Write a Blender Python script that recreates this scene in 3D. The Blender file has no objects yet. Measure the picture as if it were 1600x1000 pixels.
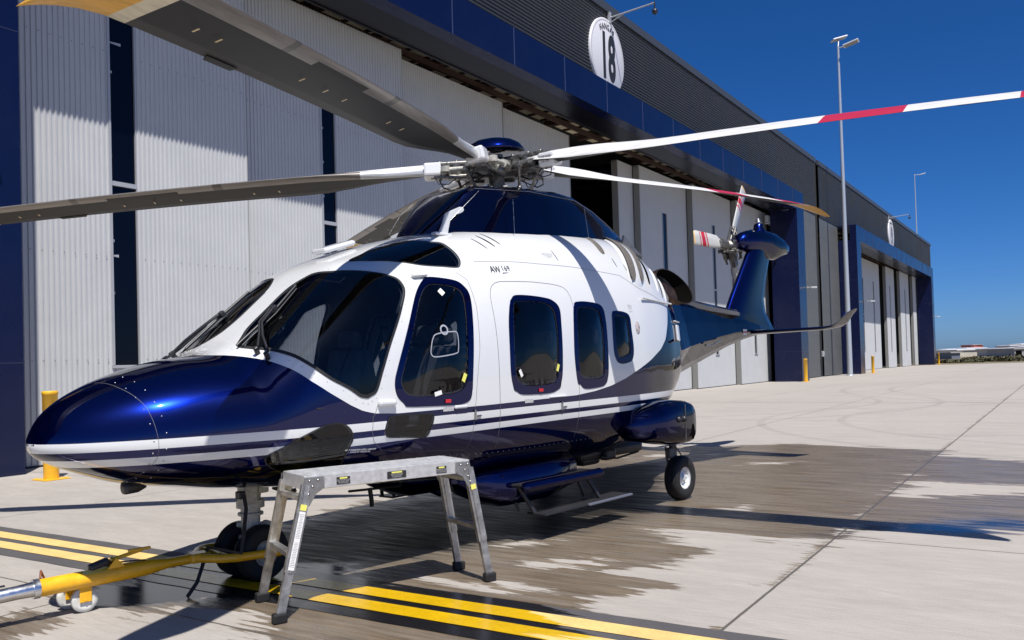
import bpy, bmesh, math, random
import numpy as np
from mathutils import Vector, Matrix, noise as mnoise
from mathutils.geometry import delaunay_2d_cdt
random.seed(7)
SC = bpy.context.scene
COL = SC.collection
R = math.radians
# ------------------------------------------------------------------ camera
cam_d = bpy.data.cameras.new("camera"); cam = bpy.data.objects.new("camera", cam_d); COL.objects.link(cam)
SC.camera = cam
PIT, ROL = R(1.2397), R(1.6459)
fw = Vector((0, math.cos(PIT), math.sin(PIT))); up0 = Vector((0, -math.sin(PIT), math.cos(PIT))); rt0 = Vector((1, 0, 0))
rt = rt0 * math.cos(ROL) - up0 * math.sin(ROL); up = up0 * math.cos(ROL) + rt0 * math.sin(ROL)
M = Matrix((rt, up, -fw)).transposed().to_4x4(); M.translation = Vector((0, 0, 1.65))
cam.matrix_world = M
cam_d.sensor_width = 36; cam_d.lens = 36 * 1345.9 / 1600
cam_d.shift_y = (538.83 - 500) / 1600
cam_d.clip_start = .1; cam_d.clip_end = 8000
# ------------------------------------------------------------------ light
SUN = Vector((.17, -.52, 1.0)).normalized()
W = bpy.data.worlds.new("World"); SC.world = W; W.use_nodes = True
nt = W.node_tree; bg = nt.nodes["Background"]
sky = nt.nodes.new("ShaderNodeTexSky"); sky.sky_type = 'NISHITA'; sky.sun_disc = False
sky.sun_elevation = math.asin(SUN.z); sky.sun_rotation = math.atan2(SUN.x, SUN.y)
sky.altitude = 50; sky.air_density = .6; sky.dust_density = .7; sky.ozone_density = 10
hs_ = nt.nodes.new('ShaderNodeHueSaturation'); hs_.inputs['Saturation'].default_value = 1.18; hs_.inputs['Value'].default_value = 1.07
nt.links.new(sky.outputs[0], hs_.inputs['Color']); tn_ = nt.nodes.new('ShaderNodeMix'); tn_.data_type = 'RGBA'; tn_.blend_type = 'MULTIPLY'; tn_.inputs[0].default_value = 1; tn_.inputs[7].default_value = (.88, 1.0, 1.16, 1); nt.links.new(hs_.outputs[0], tn_.inputs[6]); nt.links.new(tn_.outputs[2], bg.inputs[0]); bg.inputs[1].default_value = .056
sl = bpy.data.lights.new("sun", 'SUN'); sl.energy = 4.2; sl.angle = R(.53); sl.color = (1, .955, .89)
so = bpy.data.objects.new("sun", sl); COL.objects.link(so); so.rotation_euler = (-SUN).to_track_quat('-Z', 'Y').to_euler()
so.location = (0, 0, 40)
SC.view_settings.view_transform = 'Standard'; SC.view_settings.look = 'None'
SC.view_settings.exposure = .62; SC.view_settings.gamma = 1
SC.cycles.max_bounces = 8; SC.cycles.transparent_max_bounces = 16; SC.cycles.glossy_bounces = 4; SC.cycles.diffuse_bounces = 3
SC.cycles.use_denoising = True
# ------------------------------------------------------------------ helpers
def tag(o, label=None, cat=None, group=None, kind=None):
    if label: o['label'] = label
    if cat: o['category'] = cat
    if group: o['group'] = group
    if kind: o['kind'] = kind
    return o
def empty(name, loc=(0, 0, 0), rz=0, label=None, cat=None, group=None):
    o = bpy.data.objects.new(name, None); COL.objects.link(o); o.location = loc; o.rotation_euler = (0, 0, rz)
    o.empty_display_size = .1
    return tag(o, label, cat, group)
class MB:
    """collects geometry, then links it as one object"""
    def __init__(s): s.v = []; s.f = []; s.m = []; s.sm = []
    def add(s, vs, fs, mi=0, smooth=False, M=None):
        b = len(s.v)
        for p in vs:
            p = Vector(p)
            if M is not None: p = M @ p
            s.v.append(p)
        for f in fs: s.f.append(tuple(i + b for i in f)); s.m.append(mi); s.sm.append(smooth)
        return s
    def box(s, c, d, mi=0, M=None, bev=0):
        x, y, z = d[0] / 2, d[1] / 2, d[2] / 2
        if bev <= 0:
            vs = [(c[0] + a * x, c[1] + b * y, c[2] + e * z) for a in (-1, 1) for b in (-1, 1) for e in (-1, 1)]
            return s.add(vs, [(0, 1, 3, 2), (4, 6, 7, 5), (0, 4, 5, 1), (2, 3, 7, 6), (0, 2, 6, 4), (1, 5, 7, 3)], mi, False, M)
        bm = bmesh.new(); bmesh.ops.create_cube(bm, size=1)
        for v in bm.verts: v.co = Vector((c[0] + v.co.x * d[0], c[1] + v.co.y * d[1], c[2] + v.co.z * d[2]))
        bmesh.ops.bevel(bm, geom=bm.edges[:], offset=min(bev, min(d) * .45), segments=2, affect='EDGES', profile=.5)
        bm.verts.ensure_lookup_table()
        s.add([v.co.copy() for v in bm.verts], [[v.index for v in f.verts] for f in bm.faces], mi, False, M); bm.free(); return s
    def tube(s, pts, r, n=10, mi=0, cap=True, M=None, smooth=True):
        pts = [Vector(p) for p in pts]; rs = r if isinstance(r, (list, tuple)) else [r] * len(pts)
        vs = []; fs = []; prev = None
        for i, p in enumerate(pts):
            d = (pts[min(i + 1, len(pts) - 1)] - pts[max(i - 1, 0)]).normalized()
            if prev is None:
                a = Vector((0, 0, 1)) if abs(d.z) < .9 else Vector((1, 0, 0)); u = d.cross(a).normalized()
            else: u = (prev - d * prev.dot(d)).normalized()
            prev = u; w = d.cross(u)
            for k in range(n):
                t = 2 * math.pi * k / n; vs.append(p + (u * math.cos(t) + w * math.sin(t)) * rs[i])
        for i in range(len(pts) - 1):
            for k in range(n):
                a = i * n + k; b = i * n + (k + 1) % n; fs.append((a, b, b + n, a + n))
        s.add(vs, fs, mi, smooth, M)
        if cap:
            s.add(vs[:n][::-1], [tuple(range(n))], mi, False, M); s.add(vs[-n:], [tuple(range(n))], mi, False, M)
        return s
    def lathe(s, prof, n=24, axis='Z', c=(0, 0, 0), mi=0, M=None, smooth=True):
        vs = []; fs = []
        for (r_, h) in prof:
            for k in range(n):
                t = 2 * math.pi * k / n; a, b = r_ * math.cos(t), r_ * math.sin(t)
                p = {'Z': (a, b, h), 'Y': (a, h, b), 'X': (h, a, b)}[axis]
                vs.append((p[0] + c[0], p[1] + c[1], p[2] + c[2]))
        for i in range(len(prof) - 1):
            for k in range(n):
                a = i * n + k; b = i * n + (k + 1) % n; fs.append((a, b, b + n, a + n))
        return s.add(vs, fs, mi, smooth, M)
    def loft(s, secs, closed=True, mi=0, smooth=True, caps=True, M=None):
        n = len(secs[0]); vs = [p for q in secs for p in q]; fs = []
        for i in range(len(secs) - 1):
            for k in range(n if closed else n - 1):
                a = i * n + k; b = i * n + (k + 1) % n; fs.append((a, b, b + n, a + n))
        s.add(vs, fs, mi, smooth, M)
        if caps:
            s.add(list(secs[0])[::-1], [tuple(range(n))], mi, False, M); s.add(secs[-1], [tuple(range(n))], mi, False, M)
        return s
    def prism(s, poly, h, M=None, mi=0):
        """poly in XY extruded z 0..h"""
        n = len(poly); vs = [(p[0], p[1], 0) for p in poly] + [(p[0], p[1], h) for p in poly]
        fs = [tuple(range(n))[::-1], tuple(range(n, 2 * n))] + [(i, (i + 1) % n, (i + 1) % n + n, i + n) for i in range(n)]
        return s.add(vs, fs, mi, False, M)
    def build(s, name, mats, parent=None, label=None, cat=None, group=None, kind=None, loc=None, rot=None, angle=None, fixn=True):
        me = bpy.data.meshes.new(name); me.from_pydata([tuple(v) for v in s.v], [], s.f)
        if not isinstance(mats, (list, tuple)): mats = [mats]
        for m in mats: me.materials.append(m)
        me.polygons.foreach_set('material_index', s.m); me.polygons.foreach_set('use_smooth', s.sm)
        if fixn:
            bm = bmesh.new(); bm.from_mesh(me); bmesh.ops.recalc_face_normals(bm, faces=bm.faces[:]); bm.to_mesh(me); bm.free()
        me.update()
        o = bpy.data.objects.new(name, me); COL.objects.link(o)
        if parent: o.parent = parent
        if loc: o.location = loc
        if rot: o.rotation_euler = rot
        return tag(o, label, cat, group, kind)
def mat(name, col=(.5, .5, .5), rough=.5, metal=0, coat=0, spec=.5, coatr=.03, noise=0, nscale=8, bump=0, bscale=60, bdist=.002):
    m = bpy.data.materials.new(name); m.use_nodes = True; t = m.node_tree; b = t.nodes["Principled BSDF"]
    b.inputs['Base Color'].default_value = (*col, 1); b.inputs['Roughness'].default_value = rough; b.inputs['Metallic'].default_value = metal
    b.inputs['Coat Weight'].default_value = coat; b.inputs['Coat Roughness'].default_value = coatr; b.inputs['Specular IOR Level'].default_value = spec
    if noise or bump:
        tc = t.nodes.new('ShaderNodeTexCoord')
    if noise:
        n = t.nodes.new('ShaderNodeTexNoise'); n.inputs['Scale'].default_value = nscale; n.inputs['Detail'].default_value = 8; n.inputs['Roughness'].default_value = .65
        t.links.new(tc.outputs['Object'], n.inputs['Vector'])
        mr = t.nodes.new('ShaderNodeMapRange'); mr.inputs[1].default_value = .3; mr.inputs[2].default_value = .7; mr.inputs[3].default_value = 1 - noise; mr.inputs[4].default_value = 1 + noise * .6
        t.links.new(n.outputs[0], mr.inputs[0])
        mx = t.nodes.new('ShaderNodeMix'); mx.data_type = 'RGBA'; mx.blend_type = 'MULTIPLY'; mx.inputs[0].default_value = 1
        mx.inputs[6].default_value = (*col, 1); t.links.new(mr.outputs[0], mx.inputs[7]); t.links.new(mx.outputs[2], b.inputs['Base Color'])
        mr2 = t.nodes.new('ShaderNodeMapRange'); mr2.inputs[1].default_value = .3; mr2.inputs[2].default_value = .7; mr2.inputs[3].default_value = max(rough - .08, .02); mr2.inputs[4].default_value = min(rough + .12, 1)
        t.links.new(n.outputs[0], mr2.inputs[0]); t.links.new(mr2.outputs[0], b.inputs['Roughness'])
    if bump:
        n2 = t.nodes.new('ShaderNodeTexNoise'); n2.inputs['Scale'].default_value = bscale; n2.inputs['Detail'].default_value = 5
        t.links.new(tc.outputs['Object'], n2.inputs['Vector'])
        bp = t.nodes.new('ShaderNodeBump'); bp.inputs['Strength'].default_value = bump; bp.inputs['Distance'].default_value = bdist
        t.links.new(n2.outputs[0], bp.inputs['Height']); t.links.new(bp.outputs[0], b.inputs['Normal'])
    return m
def glass(name, tint, rough=.0, frit=0.0):
    m = bpy.data.materials.new(name); m.use_nodes = True; t = m.node_tree
    for n in list(t.nodes): t.nodes.remove(n)
    o = t.nodes.new('ShaderNodeOutputMaterial'); mx = t.nodes.new('ShaderNodeMixShader'); f = t.nodes.new('ShaderNodeFresnel'); f.inputs[0].default_value = 1.47
    tr = t.nodes.new('ShaderNodeBsdfTransparent'); tr.inputs[0].default_value = (*tint, 1)
    g = t.nodes.new('ShaderNodeBsdfGlossy'); g.inputs['Roughness'].default_value = rough; g.inputs[0].default_value = (1, 1, 1, 1)
    t.links.new(f.outputs[0], mx.inputs[0]); t.links.new(tr.outputs[0], mx.inputs[1]); t.links.new(g.outputs[0], mx.inputs[2]); t.links.new(mx.outputs[0], o.inputs[0])
    return m
M_NAVY = mat('navy metallic paint', (.0010, .0048, .070), .21, .9, .75, .0, .015)
M_NAVY.node_tree.nodes['Principled BSDF'].inputs['Specular Tint'].default_value = (.02, .03, .14, 1)
M_WHITE = mat('white gloss paint', (.64, .65, .66), .3, 0, .8, .5, .04)
M_BLACK = mat('black rubber', (.012, .012, .013), .6, noise=.3)
M_TYRE = mat('tyre rubber', (.014, .014, .015), .75, noise=.4, nscale=20, bump=.3, bscale=90)
M_DARK = mat('dark painted metal', (.02, .02, .024), .4)
M_STEEL = mat('bare steel', (.42, .42, .42), .32, 1, noise=.35, nscale=30)
M_ALU = mat('brushed aluminium', (.62, .62, .62), .42, .55, noise=.2, nscale=24, bump=.15, bscale=140)
M_GEAR = mat('pale gear paint', (.46, .45, .40), .45, .1, noise=.35, nscale=30)
M_HUBM = mat('hub titanium', (.20, .195, .185), .42, .7, noise=.7, nscale=30)
M_YEL = mat('yellow paint', (.86, .44, .012), .35, 0, .4, noise=.15, nscale=14)
M_BOLY = mat('bollard yellow', (.78, .42, .015), .42, 0, .2, noise=.15, nscale=6)
M_RED = mat('red mark', (.5, .02, .03), .4)
M_STK = mat('white sticker', (.78, .78, .76), .5)
M_STY = mat('yellow sticker', (.75, .72, .15), .5)
M_INT = mat('cabin lining', (.030, .034, .045), .8)
M_SEAT = mat('seat cloth', (.13, .14, .16), .85, noise=.3)
M_CREAM = mat('cabin trim', (.62, .55, .42), .7)
M_GLASS = glass('tinted glazing', (.56, .60, .64))
M_GLASSD = glass('dark tinted glazing', (.38, .40, .43))
M_CLEAR = glass('clear acrylic', (.80, .82, .82))
M_EXH = mat('heat tinted exhaust', (.11, .07, .05), .35, .8, noise=.5, nscale=9)
M_SOOT_SHADE = mat('soot and painted shade', (.005, .0045, .004), .95, spec=0)  # soot in the exhaust bore; elsewhere flat black painted as shade in openings
M_MESHG = mat('intake mesh', (.16, .145, .125), .6, .3, noise=.4, nscale=60)
TRACES = {'windshield': [(-3.403, 75.4), (-3.295, 82.6), (-3.2, 85.3), (-3.023, 85.9), (-2.832, 85.7), (-2.717, 83.1), (-2.665, 79.9), (-2.621, 71.2), (-2.54, 62.5), (-2.427, 55.8), (-2.295, 51.5), (-2.201, 47.3), (-2.175, 42.7), (-2.191, 38.2), (-2.289, 30.9), (-2.478, 16.6), (-2.586, 7.7), (-2.65, 3.0), (-2.711, 2.0), (-2.766, 1.9), (-2.855, 3.5), (-3.053, 11.0), (-3.188, 22.8), (-3.28, 38.6), (-3.345, 53.1), (-3.399, 65.8)], 'door_sur': [(-1.96, 42.0), (-1.871, 42.7), (-1.629, 38.4), (-1.541, 34.5), (-1.507, 29.4), (-1.548, 18.2), (-1.61, 3.5), (-1.634, -0.1), (-1.716, -1.6), (-1.864, -1.9), (-2.315, -0.4), (-2.399, 0.2), (-2.467, 1.5), (-2.482, 4.1), (-2.44, 8.5), (-2.27, 23.5), (-2.099, 36.0)], 'door_gl': [(-2.048, 35.3), (-1.944, 38.9), (-1.851, 38.8), (-1.658, 35.6), (-1.581, 31.5), (-1.592, 24.9), (-1.63, 15.8), (-1.676, 3.8), (-1.719, 1.2), (-1.811, 0.3), (-2.023, 0.4), (-2.292, 1.1), (-2.374, 1.7), (-2.416, 3.2), (-2.419, 5.1), (-2.351, 11.3), (-2.175, 26.4)], 'w2_sur': [(-1.022, 23.2), (-0.973, 25.8), (-0.879, 27.0), (-0.489, 25.1), (-0.351, 23.4), (-0.284, 20.4), (-0.297, 14.2), (-0.326, 3.2), (-0.357, 0.1), (-0.438, -0.9), (-0.574, -1.4), (-0.919, -1.1), (-1.028, -0.4), (-1.088, 0.4), (-1.109, 4.4), (-1.083, 15.7)], 'w2_gl': [(-0.965, 23.4), (-0.886, 24.6), (-0.507, 23.1), (-0.401, 21.2), (-0.362, 18.3), (-0.364, 10.5), (-0.396, 2.4), (-0.428, 0.3), (-0.51, -0.0), (-0.86, 0.0), (-0.97, 0.3), (-1.035, 1.7), (-1.047, 6.7), (-1.02, 15.5)], 'w3_sur': [(-0.045, 20.9), (0.063, 23.1), (0.364, 22.4), (0.471, 20.5), (0.486, 15.8), (0.477, 7.7), (0.463, 1.1), (0.403, -0.3), (0.296, -0.8), (0.057, -1.0), (-0.04, -0.2), (-0.101, 0.7), (-0.118, 8.0)], 'w3_gl': [(-0.002, 19.4), (0.095, 21.1), (0.311, 20.5), (0.401, 18.6), (0.418, 13.8), (0.408, 5.6), (0.393, 1.5), (0.336, 0.3), (0.095, 0.2), (-0.004, 0.5), (-0.048, 2.1), (-0.047, 10.2)], 'w4_sur': [(0.625, 18.0), (0.701, 19.6), (0.892, 19.2), (0.977, 17.5), (0.979, 12.6), (0.989, 6.5), (0.95, 3.8), (0.866, 3.0), (0.709, 2.8), (0.619, 4.0), (0.586, 7.7)], 'w4_gl': [(0.669, 17.3), (0.745, 18.1), (0.896, 17.5), (0.925, 15.3), (0.93, 8.2), (0.903, 5.4), (0.734, 4.3), (0.661, 4.9), (0.636, 8.8)], 'eyebrow': [(-2.436, 71.4), (-2.276, 72.7), (-2.052, 74.4), (-1.706, 74.8), (-1.528, 67.1), (-1.448, 63.8), (-1.427, 57.7), (-1.42, 51.9), (-1.432, 47.8), (-1.473, 44.8), (-1.53, 44.4), (-1.673, 46.7), (-1.866, 50.1), (-2.011, 54.6), (-2.187, 60.8), (-2.329, 65.3)], 'chin': [(-3.52, -22.8), (-3.423, -14.3), (-3.296, -7.2), (-3.147, -2.3), (-3.039, -1.3), (-2.948, -2.6), (-2.891, -6.2), (-2.867, -11.7), (-2.885, -18.2), (-2.898, -26.9), (-2.903, -38.2), (-3.018, -42.1), (-3.222, -42.3), (-3.428, -34.4)], 'doorlow': [(-2.566, -3.4), (-2.589, -8.7), (-2.575, -11.9), (-2.54, -13.9), (-2.392, -14.9), (-2.188, -16.2), (-2.139, -15.1), (-2.111, -11.1), (-2.082, -5.7), (-2.111, -3.6), (-2.263, -2.8), (-2.392, -2.2), (-2.529, -2.1)]}
import numpy as np
X0=-4.745
# x, zb, zm, zt, w, nu, nl
ST=[(-4.745,1.20,1.20,1.20,0.0,2.0,2.0),
(-4.70,1.12,1.20,1.32,.17,2.0,2.0),
(-4.60,1.06,1.20,1.44,.32,2.05,2.05),
(-4.42,.98,1.20,1.555,.47,2.1,2.1),
(-4.15,.885,1.21,1.665,.63,2.15,2.15),
(-3.80,.82,1.22,1.755,.77,2.2,2.2),
(-3.55,.78,1.24,1.79,.86,2.2,2.3),
(-3.40,.765,1.25,1.855,.91,2.6,2.35),
(-3.15,.74,1.27,2.05,.965,3.1,2.45),
(-2.80,.71,1.30,2.345,1.01,3.1,2.6),
(-2.50,.68,1.33,2.55,1.035,2.9,2.7),
(-2.20,.65,1.36,2.67,1.05,2.5,2.8),
(-1.80,.62,1.40,2.79,1.06,2.5,3.0),
(-1.30,.59,1.42,2.91,1.06,2.6,3.2),
(-.50,.58,1.45,3.04,1.06,2.6,3.3),
(.50,.58,1.45,3.13,1.06,2.6,3.3),
(1.20,.63,1.45,3.14,1.045,2.6,3.2),
(1.60,.72,1.46,3.13,1.0,2.6,3.0),
(2.00,.86,1.50,3.04,.93,2.6,2.9),
(2.40,1.03,1.58,2.87,.80,2.6,2.8),
(2.65,1.15,1.65,2.66,.71,2.6,2.7),
(2.85,1.26,1.70,2.42,.60,2.6,2.6)]
_A=np.array(ST); _T=np.sqrt(np.maximum(_A[:,0]-X0,0))
def _pchip_slopes(x,y):
    h=np.diff(x); d=np.diff(y)/h; m=np.zeros(len(x))
    for i in range(1,len(x)-1):
        if d[i-1]*d[i]>0:
            w1=2*h[i]+h[i-1]; w2=h[i]+2*h[i-1]; m[i]=(w1+w2)/(w1/d[i-1]+w2/d[i])
    m[0]=d[0]; m[-1]=d[-1]; return m
_M=[_pchip_slopes(_T,_A[:,k]) for k in range(_A.shape[1])]
def _ev(k,t):
    i=np.clip(np.searchsorted(_T,t)-1,0,len(_T)-2); h=_T[i+1]-_T[i]; s=(t-_T[i])/h
    y0,y1=_A[i,k],_A[i+1,k]; m0,m1=_M[k][i],_M[k][i+1]
    return (2*s**3-3*s**2+1)*y0+(s**3-2*s**2+s)*h*m0+(-2*s**3+3*s**2)*y1+(s**3-s**2)*h*m1
def hull(x,th):
    """x aft of the mast, th degrees -90 (keel) .. 90 (roof); port side (y<0)"""
    x=np.asarray(x,float); th=np.asarray(th,float); x,th=np.broadcast_arrays(x,th)
    t=np.sqrt(np.maximum(x-X0,0))
    zb,zm,zt,w,nu,nl=[_ev(k,t) for k in range(1,7)]
    a=np.radians(th); c=np.abs(np.cos(a)); s=np.abs(np.sin(a)); up=th>=0
    n=np.where(up,nu,nl)
    y=-w*c**(2/n); z=np.where(up,zm+(zt-zm)*s**(2/n),zm-(zm-zb)*s**(2/n))
    return np.stack([x,y,z],-1)
def hulln(x,th):
    x=np.asarray(x,float); th=np.asarray(th,float); x,th=np.broadcast_arrays(x,th)
    e=.01; xa=np.clip(x-e,X0+1e-4,2.85); xb=np.clip(x+e,X0+3e-4,2.85); ta=np.clip(th-.5,-89.9,89.5); tb=ta+.4+.1*0
    ta=np.clip(th-.4,-89.9,89.1); tb=ta+.8
    dx=hull(xb,th)-hull(xa,th); dt=hull(x,tb)-hull(x,ta)
    n=np.cross(dt,dx); l=np.linalg.norm(n,axis=-1,keepdims=True); n=n/np.maximum(l,1e-9)
    # orient outward (port: y negative / away from axis)
    P=hull(x,th); ctr=np.stack([x,0*x,1.4+0*x],-1)
    sg=np.sign(((P-ctr)*n).sum(-1,keepdims=True)); sg[sg==0]=1
    return n*sg
# ------------------------------------------------------------------ helicopter
YAW = R(50.1)
H = empty('helicopter', (-.1196, 9.263, 0), YAW, 'white and navy twin-engined helicopter with five drooping rotor blades, parked on the wet concrete', 'helicopter')
def stripe_group():
    m = bpy.data.materials.new('hull livery'); m.use_nodes = True; t = m.node_tree; b = t.nodes["Principled BSDF"]; N = t.nodes.new; L = t.links.new
    tc = N('ShaderNodeTexCoord'); sp = N('ShaderNodeSeparateXYZ'); L(tc.outputs['Object'], sp.inputs[0])
    def mth(op, a, b_=None, c=None):
        n = N('ShaderNodeMath'); n.operation = op
        for i, q in enumerate((a, b_, c)):
            if q is None: continue
            if isinstance(q, (int, float)): n.inputs[i].default_value = q
            else: L(q, n.inputs[i])
        return n.outputs[0]
    X, Z = sp.outputs[0], sp.outputs[2]
    u = mth('DIVIDE', mth('ADD', X, 4.8), 8.0)
    fc = N('ShaderNodeFloatCurve'); L(u, fc.inputs['Value']); cv = fc.mapping.curves[0]
    pts = [(-4.8, 3), (-3.735, 3), (-3.70, 1.80), (-3.6, 1.778), (-3.504, 1.771), (-3.442, 1.746), (-3.39, 1.719), (-3.297, 1.649), (-3.209, 1.572), (-3.062, 1.473), (-2.895, 1.376), (-2.789, 1.327), (-2.68, 1.301), (-2.456, 1.288), (-1.45, 1.296), (-.5, 1.312), (-.11, 1.320), (.213, 1.347), (.509, 1.390), (.8, 1.458), (1.106, 1.553), (1.39, 1.65), (1.686, 1.77), (1.854, 1.883), (1.98, 2.06), (2.1, 2.26), (2.4, 2.4), (2.85, 2.45), (3.2, 2.45)]
    pp = [((x + 4.8) / 8, z / 3) for x, z in pts]
    cv.points[0].location = pp[0]; cv.points[1].location = pp[-1]
    for q in pp[1:-1]: cv.points.new(*q)
    for q in cv.points: q.handle_type = 'VECTOR'
    fc.mapping.update()
    edge = mth('MULTIPLY', fc.outputs[0], 3.0)
    white = mth('GREATER_THAN', Z, edge)
    def lin(a0, a1):  # z at x=-4.745 and x=1.05
        k = (a1 - a0) / 5.795; return mth('MULTIPLY_ADD', X, k, a0 + 4.745 * k)
    s1 = mth('MULTIPLY', mth('LESS_THAN', Z, lin(1.214, 1.272)), mth('GREATER_THAN', Z, lin(1.152, 1.207)))
    s2 = mth('MULTIPLY', mth('LESS_THAN', Z, lin(1.098, 1.166)), mth('GREATER_THAN', Z, lin(1.045, 1.112)))
    mask = mth('MAXIMUM', white, mth('MAXIMUM', s1, s2))
    no = N('ShaderNodeTexNoise'); no.inputs['Scale'].default_value = 3; no.inputs['Detail'].default_value = 8; L(tc.outputs['Object'], no.inputs['Vector'])
    mx = N('ShaderNodeMix'); mx.data_type = 'RGBA'; L(mask, mx.inputs[0]); mx.inputs[6].default_value = (.0010, .0052, .080, 1); mx.inputs[7].default_value = (.66, .67, .68, 1)
    L(mx.outputs[2], b.inputs['Base Color'])
    L(mth('MULTIPLY', mth('SUBTRACT', 1.0, mask), .9), b.inputs['Metallic']); L(mth('MULTIPLY', mask, .5), b.inputs['Specular IOR Level'])
    L(mth('MULTIPLY_ADD', no.outputs[0], .07, .195), b.inputs['Roughness'])
    b.inputs['Coat Weight'].default_value = 1; b.inputs['Coat Roughness'].default_value = .02
    tn = N('ShaderNodeMix'); tn.data_type = 'RGBA'; L(mask, tn.inputs[0]); tn.inputs[6].default_value = (.02, .03, .14, 1); tn.inputs[7].default_value = (1, 1, 1, 1); L(tn.outputs[2], b.inputs['Specular Tint'])
    # very slight skin waviness so that reflections wander
    n2 = N('ShaderNodeTexNoise'); n2.inputs['Scale'].default_value = 2.2; n2.inputs['Detail'].default_value = 2; L(tc.outputs['Object'], n2.inputs['Vector'])
    bp = N('ShaderNodeBump'); bp.inputs['Strength'].default_value = .25; bp.inputs['Distance'].default_value = .012; L(n2.outputs[0], bp.inputs['Height'])
    L(bp.outputs[0], b.inputs['Normal']); L(bp.outputs[0], b.inputs['Coat Normal'])
    return m
M_HULL = stripe_group()
def smooth_loop(P, n=8):
    P = [np.array(p, float) for p in P]; k = len(P); out = []
    for i in range(k):
        a, b, c, d = P[i - 1], P[i], P[(i + 1) % k], P[(i + 2) % k]
        for j in range(n):
            t = j / n; out.append(.5 * ((2 * b) + (c - a) * t + (2 * a - 5 * b + 4 * c - d) * t * t + (3 * b - a - 3 * c + d) * t ** 3))
    return np.array(out)
KX = 30.0   # x -> chart scale (1 deg ~ 3.3 cm)
def inset(P, d):
    """shrink a loop (x,th) by d metres, measured in the chart"""
    Q = P * np.array([KX, 1.0]); n = len(Q); area = 0
    for i in range(n): area += Q[i][0] * Q[(i + 1) % n][1] - Q[(i + 1) % n][0] * Q[i][1]
    s = 1 if area > 0 else -1; out = []
    for i in range(n):
        e = Q[(i + 1) % n] - Q[i - 1]; e = e / (np.linalg.norm(e) + 1e-9); nn = np.array([-e[1], e[0]]) * s
        out.append(Q[i] + nn * d * KX)
    return np.array(out) / np.array([KX, 1.0])
def inside(P, q):
    x, y = q; c = False; n = len(P); j = n - 1
    for i in range(n):
        if (P[i][1] > y) != (P[j][1] > y) and x < (P[j][0] - P[i][0]) * (y - P[i][1]) / (P[j][1] - P[i][1]) + P[i][0]: c = not c
        j = i
    return c
def insides(P, Q):
    x, y = Q[:, 0], Q[:, 1]; c = np.zeros(len(Q), bool); n = len(P); j = n - 1
    for i in range(n):
        with np.errstate(divide='ignore', invalid='ignore'):
            m = ((P[i][1] > y) != (P[j][1] > y)) & (x < (P[j][0] - P[i][0]) * (y - P[i][1]) / (P[j][1] - P[i][1] + 1e-12) + P[i][0])
        c ^= m; j = i
    return c
def chart(loops, holes, grid):
    """CDT of the chart: outer loops, hole loops, interior grid points -> pts, tris"""
    V = []; E = []
    for Lp in loops + holes:
        b = len(V); k = len(Lp); V += [(p[0] * KX, p[1]) for p in Lp]; E += [(b + i, b + (i + 1) % k) for i in range(k)]
    g = np.array(grid, float)
    if len(g):
        keep = np.ones(len(g), bool)
        if loops:
            k2 = np.zeros(len(g), bool)
            for Lp in loops: k2 |= insides(Lp, g)
            keep &= k2
        for Lp in holes: keep &= ~insides(Lp, g)
        al = np.array(V)
        g = g[keep]; gs = g * np.array([KX, 1.0])
        if len(gs) and len(al):
            ok = np.ones(len(gs), bool)
            for s in range(0, len(gs), 2000):
                d = np.abs(gs[s:s + 2000, None, :] - al[None]).sum(-1).min(1); ok[s:s + 2000] = d > .45
            g = gs[ok]
        V += [tuple(p) for p in g]
    r = delaunay_2d_cdt([Vector(v) for v in V], E, [], 0, 1e-5)
    P = np.array([(v.x / KX, v.y) for v in r[0]]); F = np.array([f for f in r[2] if len(f) == 3])
    c = P[F].mean(1); keep = np.ones(len(F), bool)
    if loops:
        k2 = np.zeros(len(F), bool)
        for Lp in loops: k2 |= insides(Lp, c)
        keep &= k2
    for Lp in holes: keep &= ~insides(Lp, c)
    return P, F[keep]
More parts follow.
